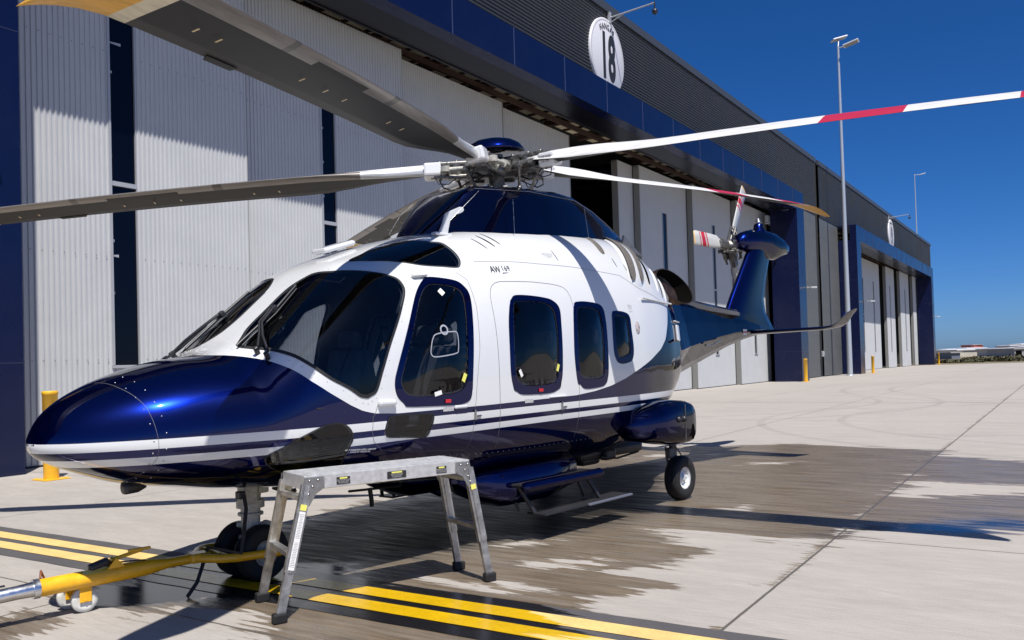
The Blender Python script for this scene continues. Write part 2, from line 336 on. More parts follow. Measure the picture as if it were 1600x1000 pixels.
def surf_obj(name, P, F, off, mats, parent, side=-1, both=False, thick=0, rims=(), label=None, bulge=0, edge=None):
    """lay a chart mesh on the hull at a normal offset; side -1 port, +1 starboard; thick adds an inward skirt along rims"""
    P0_, F0_ = P, F; V = []; FF = []; NN = []
    for sd in ((-1, 1) if both else (side,)):
      if isinstance(P0_, list): P, F = (P0_[0], F0_[0]) if sd == -1 else (P0_[1], F0_[1])
      x, th = P[:, 0], P[:, 1]; N = hulln(x, th); pole = np.abs(th) > 89.3; N[pole, 1] = 0
      N /= np.linalg.norm(N, axis=-1, keepdims=True); S = hull(x, th) + N * off
      if bulge:
        e_ = np.array(edge) * np.array([KX, 1.0]); pq = np.stack([x * KX, th], 1); dd_ = np.array([np.sqrt(((e_ - r_) ** 2).sum(1).min()) for r_ in pq]) / KX
        S = S + N * (bulge * (1 - np.exp(-(dd_ / .11) ** 1.3)))[:, None]
      if True:
        b = len(V); m = np.array([1, -sd, 1.0])
        V += [tuple(q) for q in S * m]; NN += [tuple(q) for q in N * m]
        A, B, Cc = S[F[:, 0]], S[F[:, 1]], S[F[:, 2]]
        g = (np.cross(B - A, Cc - A) * N[F[:, 0]]).sum(-1) > 0
        for f, ok in zip(F, g):
            if (sd == 1): ok = not ok
            FF.append((f[0] + b, f[1] + b, f[2] + b) if ok else (f[0] + b, f[2] + b, f[1] + b))
        if thick:
            for rim in rims:
                rp = np.array(rim); k = len(rp); n2 = hulln(rp[:, 0], rp[:, 1]); s1 = (hull(rp[:, 0], rp[:, 1]) + n2 * off) * m; s2 = (hull(rp[:, 0], rp[:, 1]) + n2 * (off - thick)) * m
                b2 = len(V); V += [tuple(q) for q in s1] + [tuple(q) for q in s2]; NN += [(0, 0, 0)] * (2 * k)
                for i in range(k): FF.append((b2 + i, b2 + (i + 1) % k, b2 + k + (i + 1) % k, b2 + k + i))
    me = bpy.data.meshes.new(name); me.from_pydata(V, [], FF)
    for q in (mats if isinstance(mats, (list, tuple)) else [mats]): me.materials.append(q)
    me.polygons.foreach_set('use_smooth', [len(f) == 3 for f in FF]); me.update()
    if not bulge: me.normals_split_custom_set_from_vertices([n if n != (0, 0, 0) else (0, 0, 0) for n in NN])
    o = bpy.data.objects.new(name, me); COL.objects.link(o); o.parent = parent
    return tag(o, label)
T = TRACES
LP = {k: smooth_loop(T[k], 5) for k in ('windshield', 'door_sur', 'door_gl', 'w2_sur', 'w2_gl', 'w3_sur', 'w3_gl', 'w4_sur', 'w4_gl', 'eyebrow', 'chin', 'doorlow')}
hole_loops = [inset(LP[k], .022) for k in ('windshield', 'eyebrow', 'chin', 'doorlow')] + [inset(LP[k], -.012) for k in ('door_gl', 'w2_gl', 'w3_gl', 'w4_gl')]
tx = np.linspace(math.sqrt(.0004), math.sqrt(2.85 - X0), 170); gx = X0 + tx ** 2
gth = np.concatenate([np.linspace(-88.5, 88.5, 119)])
grid = [(x, t) for x in gx[1:-1] for t in gth]
frame = [(gx[0], -90)] + [(x, -90) for x in gx[1:-1]] + [(gx[-1], -90)] + [(gx[-1], t) for t in gth] + [(gx[-1], 90)] + [(x, 90) for x in gx[-2:0:-1]] + [(gx[0], 90)] + [(gx[0], t) for t in gth[::-1]]
P_, F_ = chart([np.array(frame)], hole_loops, grid)
LPS = dict(LP); _w = LP['windshield'].copy(); _w[:, 1] += 2.6 * np.clip((_w[:, 1] - 70) / 12, 0, 1); _w[:, 1] = np.minimum(_w[:, 1], 88.8); LPS['windshield'] = _w
PS_, FS_ = chart([np.array(frame)], [inset(_w, .022)] + hole_loops[1:], grid)
fus = surf_obj('fuselage', [P_, PS_], [F_, FS_], 0, M_HULL, H, both=True)
tag(fus, 'white cabin over a navy nose and belly with two white pinstripes')
lin_ = surf_obj('cabin_lining', [P_, PS_], [F_[P_[F_][:, :, 0].min(1) > -3.95], FS_[PS_[FS_][:, :, 0].min(1) > -3.95]], -.045, M_INT, H, both=True)
mb = MB(); _r = [tuple(q) for q in hull(gx[0], np.linspace(-90, 90, 40))]; _r += [(q[0], -q[1], q[2]) for q in _r[::-1]]; mb.add(_r + [(X0 - .001, 0, 1.2)], [(i, (i + 1) % len(_r), len(_r)) for i in range(len(_r))], 0, True); mb.build('nose_cap', M_HULL, H)
# rear bulkhead of the cabin hull
mb = MB(); ths = np.linspace(-90, 90, 60); A_ = hull(2.85, ths); ring = [tuple(q) for q in A_] + [(q[0], -q[1], q[2]) for q in A_[::-1]]
mb.add(ring + [(2.85, 0, 1.7)], [(i, (i + 1) % len(ring), len(ring)) for i in range(len(ring))]); mb.build('rear_bulkhead', M_HULL, H)
def glaze(nm, key, off, m, d_in=0, parent=H, frit=0.022, lbl=None):
    for sd in (-1, 1):
        Lp = (LP if sd < 0 else LPS)[key]; Pg, Fg = chart([Lp], [], [(x, t) for x in np.arange(Lp[:, 0].min(), Lp[:, 0].max(), .05) for t in np.arange(Lp[:, 1].min(), Lp[:, 1].max(), 2.0)])
        inn = inset(Lp, frit)
        o = surf_obj(nm, Pg, Fg, off, [m], parent, sd, thick=.02, rims=[Lp])
        if frit > 0:
            Pf, Ff = chart([Lp], [inn], []); fr = surf_obj('window_seal', Pf, Ff, off + .0015, M_BLACK, o, sd)
        if lbl: o['label'] = lbl
glaze('windshield', 'windshield', .004, M_GLASS)
glaze('roof_window', 'eyebrow', .004, M_GLASSD, frit=.012)
glaze('chin_window', 'chin', .004, M_GLASSD, frit=.012)
glaze('lower_door_window', 'doorlow', .004, M_GLASSD, frit=.012)
for nm, a, b in (('cockpit_door_window', 'door_sur', 'door_gl'), ('cabin_window', 'w2_sur', 'w2_gl'), ('cabin_window', 'w3_sur', 'w3_gl'), ('rear_cabin_window', 'w4_sur', 'w4_gl')):
    for sd in (-1, 1):
        Ls, Lg = LP[a], LP[b]
        Ps, Fs = chart([Ls], [Lg], [(x, t) for x in np.arange(Ls[:, 0].min(), Ls[:, 0].max(), .04) for t in np.arange(Ls[:, 1].min(), Ls[:, 1].max(), 1.6)])
        o = surf_obj(nm, Ps, Fs, .005, M_NAVY, H, sd, thick=.03, rims=[Ls, Lg])
        Pg, Fg = chart([inset(Lg, -.004)], [], [(x, t) for x in np.arange(Lg[:, 0].min(), Lg[:, 0].max(), .028) for t in np.arange(Lg[:, 1].min(), Lg[:, 1].max(), .95)])
        surf_obj('window_pane', Pg, Fg, -.008, M_GLASSD, o, sd, bulge=.040, edge=inset(Lg, -.004))
        g2 = inset(Lg, .014); Pf, Ff = chart([inset(Lg, .002)], [g2], []); surf_obj('window_seal', Pf, Ff, -.003, M_DARK, o, sd)
def ribbon(mb_, pts, w, off, side=-1, closed=False, mi=0):
    P = smooth_loop(pts, 6) if closed else np.array(pts, float)
    if not closed:
        q = []
        for i in range(len(P) - 1):
            k = max(2, int(np.hypot((P[i + 1][0] - P[i][0]) * KX, P[i + 1][1] - P[i][1]) / 1.5) + 1)
            for j in range(k): q.append(P[i] + (P[i + 1] - P[i]) * j / k)
        q.append(P[-1]); P = np.array(q)
    S = hull(P[:, 0], P[:, 1]); N = hulln(P[:, 0], P[:, 1]); n = len(P); vs = []
    for i in range(n):
        a, b = (S[i - 1], S[(i + 1) % n]) if closed else (S[max(i - 1, 0)], S[min(i + 1, n - 1)])
        t = b - a; t /= np.linalg.norm(t) + 1e-9; s_ = np.cross(t, N[i]); m = np.array([1, -side, 1.0])
        vs += [tuple((S[i] + s_ * w / 2 + N[i] * off) * m), tuple((S[i] - s_ * w / 2 + N[i] * off) * m)]
    k = n if closed else n - 1
    mb_.add(vs, [(2 * i, 2 * i + 1, (2 * i + 3) % (2 * n), (2 * i + 2) % (2 * n)) for i in range(k)], mi, True)
def S3(x, th, off=0, side=-1):
    s = hull(x, th) + hulln(x, th) * off; return Vector((s[0], -side * s[1], s[2]))
def SM(x, th, off=0, side=-1):
    """frame on the hull: X aft along the skin, Y up along the skin, Z outward"""
    p = hull(x, th); n = hulln(x, th); m = np.array([1, -side, 1.0]); n = Vector(tuple(n * m)); t = Vector((1, 0, 0)); t = (t - n * t.dot(n)).normalized(); u = n.cross(t)
    if u.z < 0: u = -u
    q = Matrix((t, u, n)).transposed().to_4x4(); q.translation = Vector(tuple((p * m))) + n * off; return q
M_SEAM = mat('panel gap', (.10, .10, .11), .7)
mb = MB()
for sd in (-1, 1):
    ribbon(mb, [(-2.64, 1), (-2.70, -1.4), (-2.70, -9), (-2.675, -15.5), (-2.581, -22.6), (-2.286, -25.5), (-1.663, -27.5), (-1.616, -21.2), (-1.60, -4), (-1.50, 10), (-1.46, 25), (-1.47, 37), (-1.56, 42)], .004, .0012, sd)
    ribbon(mb, [(-1.268, -27.7), (-1.265, 0), (-1.262, 15), (-1.26, 24), (-1.25, 28), (-1.225, 30.6), (-1.19, 32.3), (-1.14, 33.4), (-1.07, 33.8), (-.6, 32.2), (-.339, 31.0), (-.22, 30.2), (-.14, 29.2), (-.09, 27.6), (-.06, 25), (-.045, 20.9), (-.06, 0), (-.08, -27)], .005, .0012, sd)
    ribbon(mb, [(-4.33, 88), (-4.29, 60), (-4.22, 30), (-4.185, 0), (-4.18, -20), (-4.24, -60), (-4.28, -88)], .0028, .0012, sd)
    ribbon(mb, [(-1.28, 46), (-.4, 41.5), (.5, 38), (1.0, 36.5), (1.3, 31), (1.8, 27), (2.3, 24)], .004, .0012, sd)
    ribbon(mb, [(2.30, 20), (2.28, 0), (2.3, -40)], .005, .0012, sd)
    ribbon(mb, [(-3.1, -60), (-2.0, -60), (-1.0, -60), (0, -60), (1.0, -60)], .004, .0012, sd)
mb.build('panel_seams', M_SEAM, H, fixn=False)
# rivets
mb = MB()
def rivet(x, th, sd, r=.0045):
    q = SM(x, th, 0, sd); mb.lathe([(r, 0), (r * .8, .0022), (0.0002, .003)], 6, 'Z', M=q)
wl = LP['windshield']
for sd in (-1, 1):
    o2 = inset(wl, -.03)
    for i in range(0, len(o2), 3):
        if o2[i][1] < 86: rivet(o2[i][0], o2[i][1], sd)
    for t in range(-70, 80, 14): rivet(-4.21 - .0009 * max(t, 0), t, sd, .006); rivet(-4.14 - .0009 * max(t, 0), t + 5, sd, .006)
    for x in np.arange(-2.55, 1.1, .075): rivet(x, -31.5, sd, .005)
    for x in np.arange(-1.9, -1.3, .05): rivet(x, 45, sd, .004)
mb.build('rivets', M_STEEL, H, kind='stuff')
# doors hardware: hinges, handles, stickers, vents
for sd in (-1, 1):
    for d_, x_, t_ in (((.17, .05, .04), -2.575, .6), ((.16, .045, .04), -1.98, 44.5), ((.26, .018, .024), -.42, -2.4), ((.15, .03, .024), -1.78, -2.6)):
        mb = MB(); mb.box((0, 0, d_[2] / 2), d_, 0, SM(x_, t_, 0, sd), .018); mb.build('door_hinge', M_WHITE, H)
for sd in (-1, 1):
    for x in (-1.60, -.36): 
        m2 = MB(); m2.box((0, 0, .010), (.018, .09, .016), 0, SM(x, -6, 0, sd), .005); m2.box((0, 0, .010), (.05, .016, .014), 0, SM(x + .05, -6.5, 0, sd), .004); m2.build('door_handle', M_STEEL, H)
for sd in (-1,):
    for (x, th, w, h_, a, m_) in ((-1.85, 33.5, .055, .055, .6, M_STK), (-1.74, 3.2, .04, .075, -.5, M_STY), (-.99, 2.2, .035, .07, .5, M_STK), (-.43, 2.6, .035, .07, -.4, M_STY), (-2.05, .9, .08, .035, .2, M_STK)):
        m2 = MB(); m2.add([(-w / 2, -h_ / 2, 0), (w / 2, -h_ / 2, 0), (w / 2, h_ / 2, 0), (-w / 2, h_ / 2, 0)], [(0, 1, 2, 3)], M=SM(x, th, .034 if th > 8 else .022, sd) @ Matrix.Rotation(a, 4, 'Z')); m2.build('window_sticker', m_, H)
    for x, th in ((-1.93, -.6), (-.69, -.6)):
        m2 = MB(); m2.box((0, 0, .008), (.06, .03, .012), 0, SM(x, th, .004, sd), .004); m2.build('release_tab', M_RED, H)
    for x, th, w in ((-1.92, -2.9, .12), (-.86, -2.9, .12)):
        m2 = MB(); m2.box((0, 0, .001), (w, .035, .002), 0, SM(x, th, .0015, sd)); m2.build('instruction_plate', mat('plate grey', (.5, .5, .5), .5, noise=.4, nscale=120), H)
for sd in (-1, 1):   # louvre slots over the cabin, intakes in the cowling
    for k, (x0, t0, x1, t1, w) in enumerate(((-1.05, 64, -.985, 53.5, .018), (-.93, 67, -.86, 54.5, .030), (-.83, 69, -.76, 56, .024), (-.06, 50, -.04, 43, .010), (1.02, 47.5, 1.03, 41.5, .012), (1.20, 44, 1.22, 38, .010))):
        m2 = MB(); P = np.array([(x0 + (x1 - x0) * u, t0 + (t1 - t0) * u) for u in np.linspace(0, 1, 9)]); S = hull(P[:, 0], P[:, 1]); N = hulln(P[:, 0], P[:, 1]); vs = []
        for i in range(9):
            wd = w * math.sin(math.pi * (.08 + .84 * i / 8)) ** .7 / 2; mm = np.array([1, -sd, 1.0])
            vs += [tuple((S[i] + N[i] * .002 + np.array([wd, 0, 0])) * mm), tuple((S[i] + N[i] * .002 - np.array([wd, 0, 0])) * mm)]
        m2.add(vs, [(2 * i, 2 * i + 1, 2 * i + 3, 2 * i + 2) for i in range(8)]); m2.build('air_slot', M_SOOT_SHADE if k < 4 else M_NAVY, H)
def bulge_strip(x0, x1, t0, t1, h_, m_, nm, sd, bow=.10, off=.0):
    """raised strip over the engine cowling between two frames, following the skin"""
    m2 = MB(); n = 16; k = 6; vs = []
    for i in range(n + 1):
        u = i / n; th = t0 + (t1 - t0) * u; e = math.sin(math.pi * min(max(u, 0), 1)) ** .35 if 0 < u < 1 else 0; xc = (x0 + x1) / 2 - bow * math.sin(math.pi * .5 * (1 - u)); hw = (x1 - x0) / 2 * (.35 + .65 * e)
        for j in range(k + 1):
            v = j / k; vs.append(tuple(S3(xc + hw * (2 * v - 1), th, off + h_ * math.sin(math.pi * v) ** .4 * e, sd)))
    m2.add(vs, [(i * (k + 1) + j, i * (k + 1) + j + 1, (i + 1) * (k + 1) + j + 1, (i + 1) * (k + 1) + j) for i in range(n) for j in range(k)], 0, True)
    return m2.build(nm, m_, H, fixn=False)
for sd in (-1, 1):
    bulge_strip(1.10, 1.60, 78, 31.5, .030, M_WHITE, 'intake_fairing', sd, -.26)
    bulge_strip(1.16, 1.33, 76, 34.5, .004, M_MESHG, 'intake_screen', sd, -.26, .030)
    bulge_strip(1.39, 1.51, 76, 34, .004, M_MESHG, 'intake_screen', sd, -.26, .030)
    bulge_strip(.84, .97, 74, 50, .008, M_MESHG, 'vent_screen', sd, -.08)
    bulge_strip(1.66, 1.73, 56, 34, .006, M_SOOT_SHADE, 'cooling_slot', sd, -.12)
    bulge_strip(1.88, 1.95, 50, 31, .014, M_WHITE, 'cowling_rib', sd, -.10)
    bulge_strip(2.10, 2.17, 46, 27, .014, M_WHITE, 'cowling_rib', sd, -.10)
    bulge_strip(2.00, 2.03, 46, 29, .004, M_SOOT_SHADE, 'cooling_slot', sd, -.10)
    m2 = MB(); m2.lathe([(.001, .004), (.055, .004), (.06, .0)], 20, 'Z', M=SM(1.12, 13.5, 0, sd) @ Matrix.Diagonal((.8, 1.2, 1, 1))); m2.build('round_badge', mat('badge grey', (.45, .40, .40), .5, noise=.8, nscale=30), H)
    m2 = MB(); m2.box((0, 0, .01), (.9, .02, .02), 0, SM(1.75, 25.5, 0, sd), .006); m2.build('cowling_rail', M_WHITE, H)
    m2 = MB(); m2.box((0, 0, .015), (.12, .20, .03), 0, SM(2.42, 12, 0, sd), .012); m2.box((0, .14, .015), (.26, .016, .03), 0, SM(2.42, 12, 0, sd), .006); m2.build('fuel_cap', M_WHITE, H)
def text_mesh(name, body, size, m_, M, parent=None, ext=.001, off=0, sx=1, align='CENTER', sp=1.0, label=None, kind=None):
    cu = bpy.data.curves.new(name, 'FONT'); cu.body = body; cu.size = size; cu.extrude = ext; cu.offset = off; cu.align_x = align; cu.align_y = 'CENTER'; cu.space_character = sp
    t = bpy.data.objects.new('tmp', cu); COL.objects.link(t); dg = bpy.context.evaluated_depsgraph_get(); dg.update()
    me = bpy.data.meshes.new_from_object(t.evaluated_get(dg)); bpy.data.objects.remove(t)
    me.materials.clear(); me.materials.append(m_); me.transform(M @ Matrix.Diagonal((sx, 1, 1, 1))); me.name = name
    o = bpy.data.objects.new(name, me); COL.objects.link(o); o.parent = parent
    return tag(o, label, kind=kind)
M_INK = mat('black lettering', (.02, .02, .022), .5)
text_mesh('type_lettering', 'AW', .10, M_INK, SM(-1.06, 39.9, .004), H, .0006, 0, .8)
text_mesh('type_lettering', '169', .085, M_INK, SM(-.915, 39.9, .004), H, .0004, -.0006, .8, sp=1.2)
m2 = MB(); m2.add([(-.04, -.004, 0), (-.035, .006, 0), (.06, .012, 0)], [(0, 1, 2)], M=SM(-.94, 37.4, .003)); m2.build('type_underline', M_INK, H)
text_mesh('warning_lettering', 'HELP WINDOW OPEN  LINE OFF\nAVOID BY TOUCH IN', .019, M_STK, SM(-2.78, -21.6, .004) @ Matrix.Rotation(.0, 4, 'Z'), H, .0004)
M_GREYINK = mat('grey lettering', (.45, .45, .46), .6)
text_mesh('notice_lettering', 'NO STEP IN THIS AREA\nKEEP CLEAR OF PANEL\nOPEN WITH CARE\nLATCHES', .016, M_GREYINK, SM(-.17, 46.5, .003), H, .0003)
text_mesh('notice_lettering', 'FUEL CAP\nUSE ONLY\nJET FUEL\n- - - -\nCAPACITY', .018, M_GREYINK, SM(1.02, 21, .003), H, .0003)
# ---- rotor pylon fairing
def sup(W_, z0, z1, x):
    h_ = z1 - z0; q = [(1.0, 0), (.99, .12), (.93, .42), (.84, .78), (.78, .92), (.70, .985), (.5, 1.0), (.2, 1.005)]
    return [(x, W_ * a, z0 + h_ * b) for a, b in q] + [(x, -W_ * a, z0 + h_ * b) for a, b in q[::-1]]
PY = [(-1.45, .10, 2.80), (-1.33, .20, 2.93), (-1.20, .29, 3.06), (-1.05, .37, 3.20), (-.88, .44, 3.345), (-.74, .48, 3.42), (-.5, .53, 3.455), (0, .58, 3.49), (.5, .58, 3.52), (.85, .56, 3.505), (1.2, .52, 3.43), (1.6, .45, 3.32), (2.0, .35, 3.20), (2.3, .22, 3.09), (2.45, .08, 3.02)]
mb = MB(); mb.loft([sup(w, 2.7, z, x) for x, w, z in PY], closed=False, caps=False)
pyl = mb.build('rotor_fairing', mat('shaded navy paint', (.0006, .0022, .030), .2, .9, .75, 0, .015), H)  # same navy as the hull, with shade put into a darker colour
mb = MB()
for sd in (-1, 1):
    mb.tube([(-1.20, sd * .40, 2.98), (-.98, sd * .47, 3.2), (-.80, sd * .46, 3.34)], .003, 6); mb.tube([(-.8, sd * .40, 3.375), (0, sd * .46, 3.44), (.8, sd * .45, 3.45), (1.2, sd * .415, 3.375), (1.7, sd * .34, 3.24), (2.2, sd * .20, 3.08)], .003, 6)
    mb.tube([(-.40, sd * .565, 2.95), (-.38, sd * .54, 3.3)], .003, 6); mb.tube([(.9, sd * .57, 2.98), (.88, sd * .53, 3.36)], .003, 6)
mb.build('fairing_seam', M_STEEL, pyl)
mb = MB(); mb.prism([(2.02, 3.10), (2.28, 3.00), (2.50, 2.97), (2.35, 3.03), (2.06, 3.20)], .03, M=Matrix(((1, 0, 0, 0), (0, 0, 1, -.30), (0, 1, 0, 0), (0, 0, 0, 1)))); mb.build('fairing_end_plate', mat('plate dull', (.35, .34, .33), .6, noise=.4, nscale=20), pyl)
# ---- antennas
def platexz(nm, poly, y, t, m_, par=H, bev=.006):
    bm = bmesh.new(); vs = [bm.verts.new((p[0], y - t / 2, p[1])) for p in poly]; f = bm.faces.new(vs); r_ = bmesh.ops.extrude_face_region(bm, geom=[f])
    bmesh.ops.translate(bm, verts=[q for q in r_['geom'] if isinstance(q, bmesh.types.BMVert)], vec=(0, t, 0)); bmesh.ops.recalc_face_normals(bm, faces=bm.faces[:])
    if bev: bmesh.ops.bevel(bm, geom=bm.edges[:], offset=bev, segments=2, affect='EDGES', clamp_overlap=True)
    me = bpy.data.meshes.new(nm); bm.to_mesh(me); bm.free(); me.materials.append(m_); o = bpy.data.objects.new(nm, me); COL.objects.link(o); o.parent = par; return o
platexz('bent_antenna', [(-1.345, 2.83), (-1.20, 2.83), (-1.19, 2.92), (-1.155, 3.03), (-1.09, 3.075), (-.985, 3.115), (-.965, 3.14), (-.975, 3.165), (-1.02, 3.165), (-1.14, 3.115), (-1.22, 3.07), (-1.26, 2.97)], -.40, .03, M_WHITE)
mb = MB(); mb.box((-1.27, -.40, 2.875), (.22, .07, .03), 0, None, .01); mb.build('antenna_base', M_WHITE, H)
mb = MB(); mb.box((-2.22, 0, 2.715), (.36, .20, .05), 0, Matrix.Translation((-2.22, 0, 2.715)) @ Matrix.Rotation(-.30, 4, 'Y') @ Matrix.Translation((2.22, 0, -2.715)), .03); mb.build('roof_antenna_pad', M_WHITE, H)
mb = MB(); mb.tube([(3.3, .25, 2.45), (3.42, .25, 2.66)], .008, 8); mb.build('whip_antenna', M_WHITE, H)
# ---- tail boom
def boom_sec(x, hw, zt, zb, zc):
    tw = hw * .55; bw = hw * .25
    p = [(tw * .6, zt), (hw * .62, zt - .03), (hw * .70, zt - .08), (hw * .86, (zt + zc) / 2), (hw * 1.0, zc + .01), (hw * .97, zc - .015), (bw + (hw - bw) * .45, zb + (zc - zb) * .35), (bw, zb)]
    pts = [(x, -a, z) for a, z in p] + [(x, a, z) for a, z in p[::-1]]
    return pts
BS = [(2.70, .66, 2.50, 1.24, 1.74), (2.95, .60, 2.47, 1.30, 1.76), (3.3, .50, 2.45, 1.36, 1.80), (3.9, .40, 2.42, 1.50, 1.87), (4.6, .30, 2.37, 1.66, 1.95), (5.3, .22, 2.33, 1.82, 2.02), (5.9, .17, 2.30, 1.93, 2.06), (6.4, .12, 2.24, 2.00, 2.08), (6.75, .05, 2.16, 2.06, 2.10)]
mb = MB(); mb.loft([boom_sec(*q) for q in BS], smooth=False)
boom = mb.build('tail_boom', M_NAVY, H)
mb = MB()   # drive-shaft cover running along the top of the boom
secs = []
for x, hw, zt, hh in ((2.9, .30, 2.42, .10), (3.6, .27, 2.40, .10), (4.4, .24, 2.35, .09), (5.1, .21, 2.32, .08), (5.45, .19, 2.31, .07), (5.62, .13, 2.31, .045), (5.70, .05, 2.30, .02)):
    secs.append([(x, -hw, zt - .02), (x, -hw * 1.02, zt + hh * .5), (x, -hw * .8, zt + hh), (x, hw * .8, zt + hh), (x, hw * 1.02, zt + hh * .5), (x, hw, zt - .02)])
mb.loft(secs, smooth=False); mb.build('drive_shaft_cover', mat('grey cover paint', (.22, .20, .18), .35, 0, .6, noise=.1), H)
mb = MB(); mb.box((5.62, -.205, 2.035), (.13, .004, .09), 0); mb.build('tail_placard', M_STK, H)
mb = MB(); mb.box((5.62, -.209, 2.035), (.12, .004, .02), 0); mb.build('placard_band', M_RED, H)
mb = MB(); mb.tube([(3.95, -.40, 1.83), (4.10, -.42, 1.83), (4.35, -.37, 1.88), (4.55, -.335, 1.90)], .010, 6); mb.box((3.95, -.41, 1.83), (.12, .03, .02)); mb.build('vent_pipe', M_STEEL, H)
# ---- fin (swept, thick symmetric section)
def fin_sec(xl, xt, z, t):
    c = xt - xl; o = []
    prof = [(0, 0), (.03, .35), (.1, .7), (.25, 1), (.45, .95), (.7, .6), (.9, .22), (1, .05)]
    for u, v in prof: o.append((xl + u * c, -t * v, z))
    for u, v in prof[::-1][:-1]: o.append((xl + u * c, t * v, z))
    return o
mb = MB(); mb.loft([fin_sec(5.10, 7.25, 2.05, .10), fin_sec(5.22, 7.10, 2.20, .12), fin_sec(5.40, 6.88, 2.38, .12), fin_sec(5.58, 6.82, 2.60, .115), fin_sec(5.86, 6.92, 2.92, .11), fin_sec(6.16, 7.08, 3.26, .105), fin_sec(6.36, 7.2, 3.48, .10)])
fin = mb.build('tail_fin', M_NAVY, H)
mb = MB()
secs = []
for x, yc, zc, ry, rz in ((6.06, .06, 3.53, .02, .02), (6.12, .06, 3.53, .12, .13), (6.25, .05, 3.54, .16, .17), (6.5, .03, 3.56, .18, .20), (6.85, 0, 3.57, .18, .21), (7.05, -.01, 3.54, .175, .23), (7.25, -.01, 3.53, .165, .23), (7.5, -.02, 3.54, .14, .16), (7.74, -.02, 3.53, .09, .10), (7.84, -.02, 3.53, .02, .02)):
    secs.append([(x, yc + ry * math.cos(t), zc + rz * math.sin(t)) for t in np.linspace(0, 2 * math.pi, 25)[:-1]])
mb.loft(secs); mb.build('gearbox_fairing', M_NAVY, H)
mb = MB(); mb.lathe([(.13, 3.68), (.12, 3.74), (.085, 3.80), (.075, 3.86), (.05, 3.88), (.0, 3.885)], 16, 'Z', (6.72, 0, 0)); mb.build('beacon_mount', M_NAVY, H)
mb = MB(); mb.lathe([(.03, 3.87), (.055, 3.88), (.055, 3.91), (.03, 3.93), (.04, 3.95), (0, 3.965)], 10, 'Z', (6.72, 0, 0)); mb.build('beacon', M_STEEL, H)
# ---- horizontal stabiliser
mb = MB()
def stab_sec(y, xl, c, z, t, ang=0):
    o = []
    for u, v in [(0, 0), (.04, .45), (.15, .85), (.35, 1), (.65, .7), (.9, .25), (1, .06)]: o.append((xl + u * c, y - math.sin(ang) * t * v * np.sign(y + 1e-9) * -1, z + t * v * math.cos(ang)))
    for u, v in [(1, .06), (.9, .25), (.65, .7), (.35, 1), (.15, .85), (.04, .45)]: o.append((xl + u * c, y + math.sin(ang) * t * v * np.sign(y + 1e-9) * -1, z - t * v * math.cos(ang)))
    return o
for sd in (-1, 1):
    mb = MB(); mb.loft([stab_sec(sd * y, xl, c, z, t, a) for y, xl, c, z, t, a in ((.10, 5.95, .62, 2.035, .035, 0), (.6, 5.97, .56, 2.045, .032, 0), (1.25, 6.0, .50, 2.055, .028, 0), (1.40, 6.02, .48, 2.075, .026, .35), (1.50, 6.05, .45, 2.14, .024, .85), (1.57, 6.12, .38, 2.25, .02, 1.1), (1.62, 6.22, .27, 2.30, .014, 1.1), (1.655, 6.33, .12, 2.335, .006, 1.15))])
    mb.build('stabiliser', M_NAVY, H)
# ---- tail rotor
trc = Vector((6.90, .62, 3.58))
tr = MB(); tr.lathe([(.0, -.45), (.07, -.45), (.09, -.22), (.06, -.1), (.10, -.06), (.13, 0), (.10, .05), (.05, .09), (0, .10)], 16, 'Y', trc)
for k in range(3):
    q = Matrix.Translation(trc) @ Matrix.Rotation(R(-(60 + 120 * k)), 4, 'Y') @ Matrix.Scale(1.45, 4)
    tr.box((.16, 0, 0), (.22, .07, .10), 0, q, .015); tr.box((.14, -.07, .08), (.14, .03, .03), 0, q, .01); tr.box((.10, .05, -.07), (.10, .05, .05), 0, q, .01)
    tr.tube([(.06, -.14, .07), (.22, -.03, .09)], .012, 6, 0, True, q); tr.tube([(.03, .08, -.05), (.20, .05, -.08)], .015, 6, 0, True, q); tr.box((.05, .09, .06), (.07, .05, .05), 0, q, .01); tr.box((.02, -.10, -.10), (.06, .06, .06), 0, q, .01)
trh = tr.build('tail_rotor_hub', M_HUBM, H)
def tr_mat():
    m = bpy.data.materials.new('tail blade paint'); m.use_nodes = True; t = m.node_tree; b = t.nodes["Principled BSDF"]; N = t.nodes.new; L = t.links.new
    tc = N('ShaderNodeTexCoord'); sp = N('ShaderNodeSeparateXYZ'); L(tc.outputs['Object'], sp.inputs[0]); dd = N('ShaderNodeMath'); dd.operation = 'DIVIDE'; dd.inputs[1].default_value = 1.30; L(sp.outputs[0], dd.inputs[0]); cr = N('ShaderNodeValToRGB'); L(dd.outputs[0], cr.inputs[0]); cr.color_ramp.interpolation = 'CONSTANT'
    e = cr.color_ramp.elements; e[0].position = 0; e[0].color = (.50, .50, .48, 1); e[1].position = .62; e[1].color = (.45, .02, .03, 1)
    for p, c in ((.65, (.50, .50, .48, 1)), (.68, (.45, .02, .03, 1)), (.78, (.50, .50, .48, 1)), (.81, (.45, .02, .03, 1)), (.83, (.50, .50, .48, 1)), (.96, (.75, .5, .2, 1))):
        q = e.new(p); q.color = c
    L(cr.outputs[0], b.inputs['Base Color']); b.inputs['Roughness'].default_value = .4; b.inputs['Coat Weight'].default_value = .3; return m
M_TRB = tr_mat()
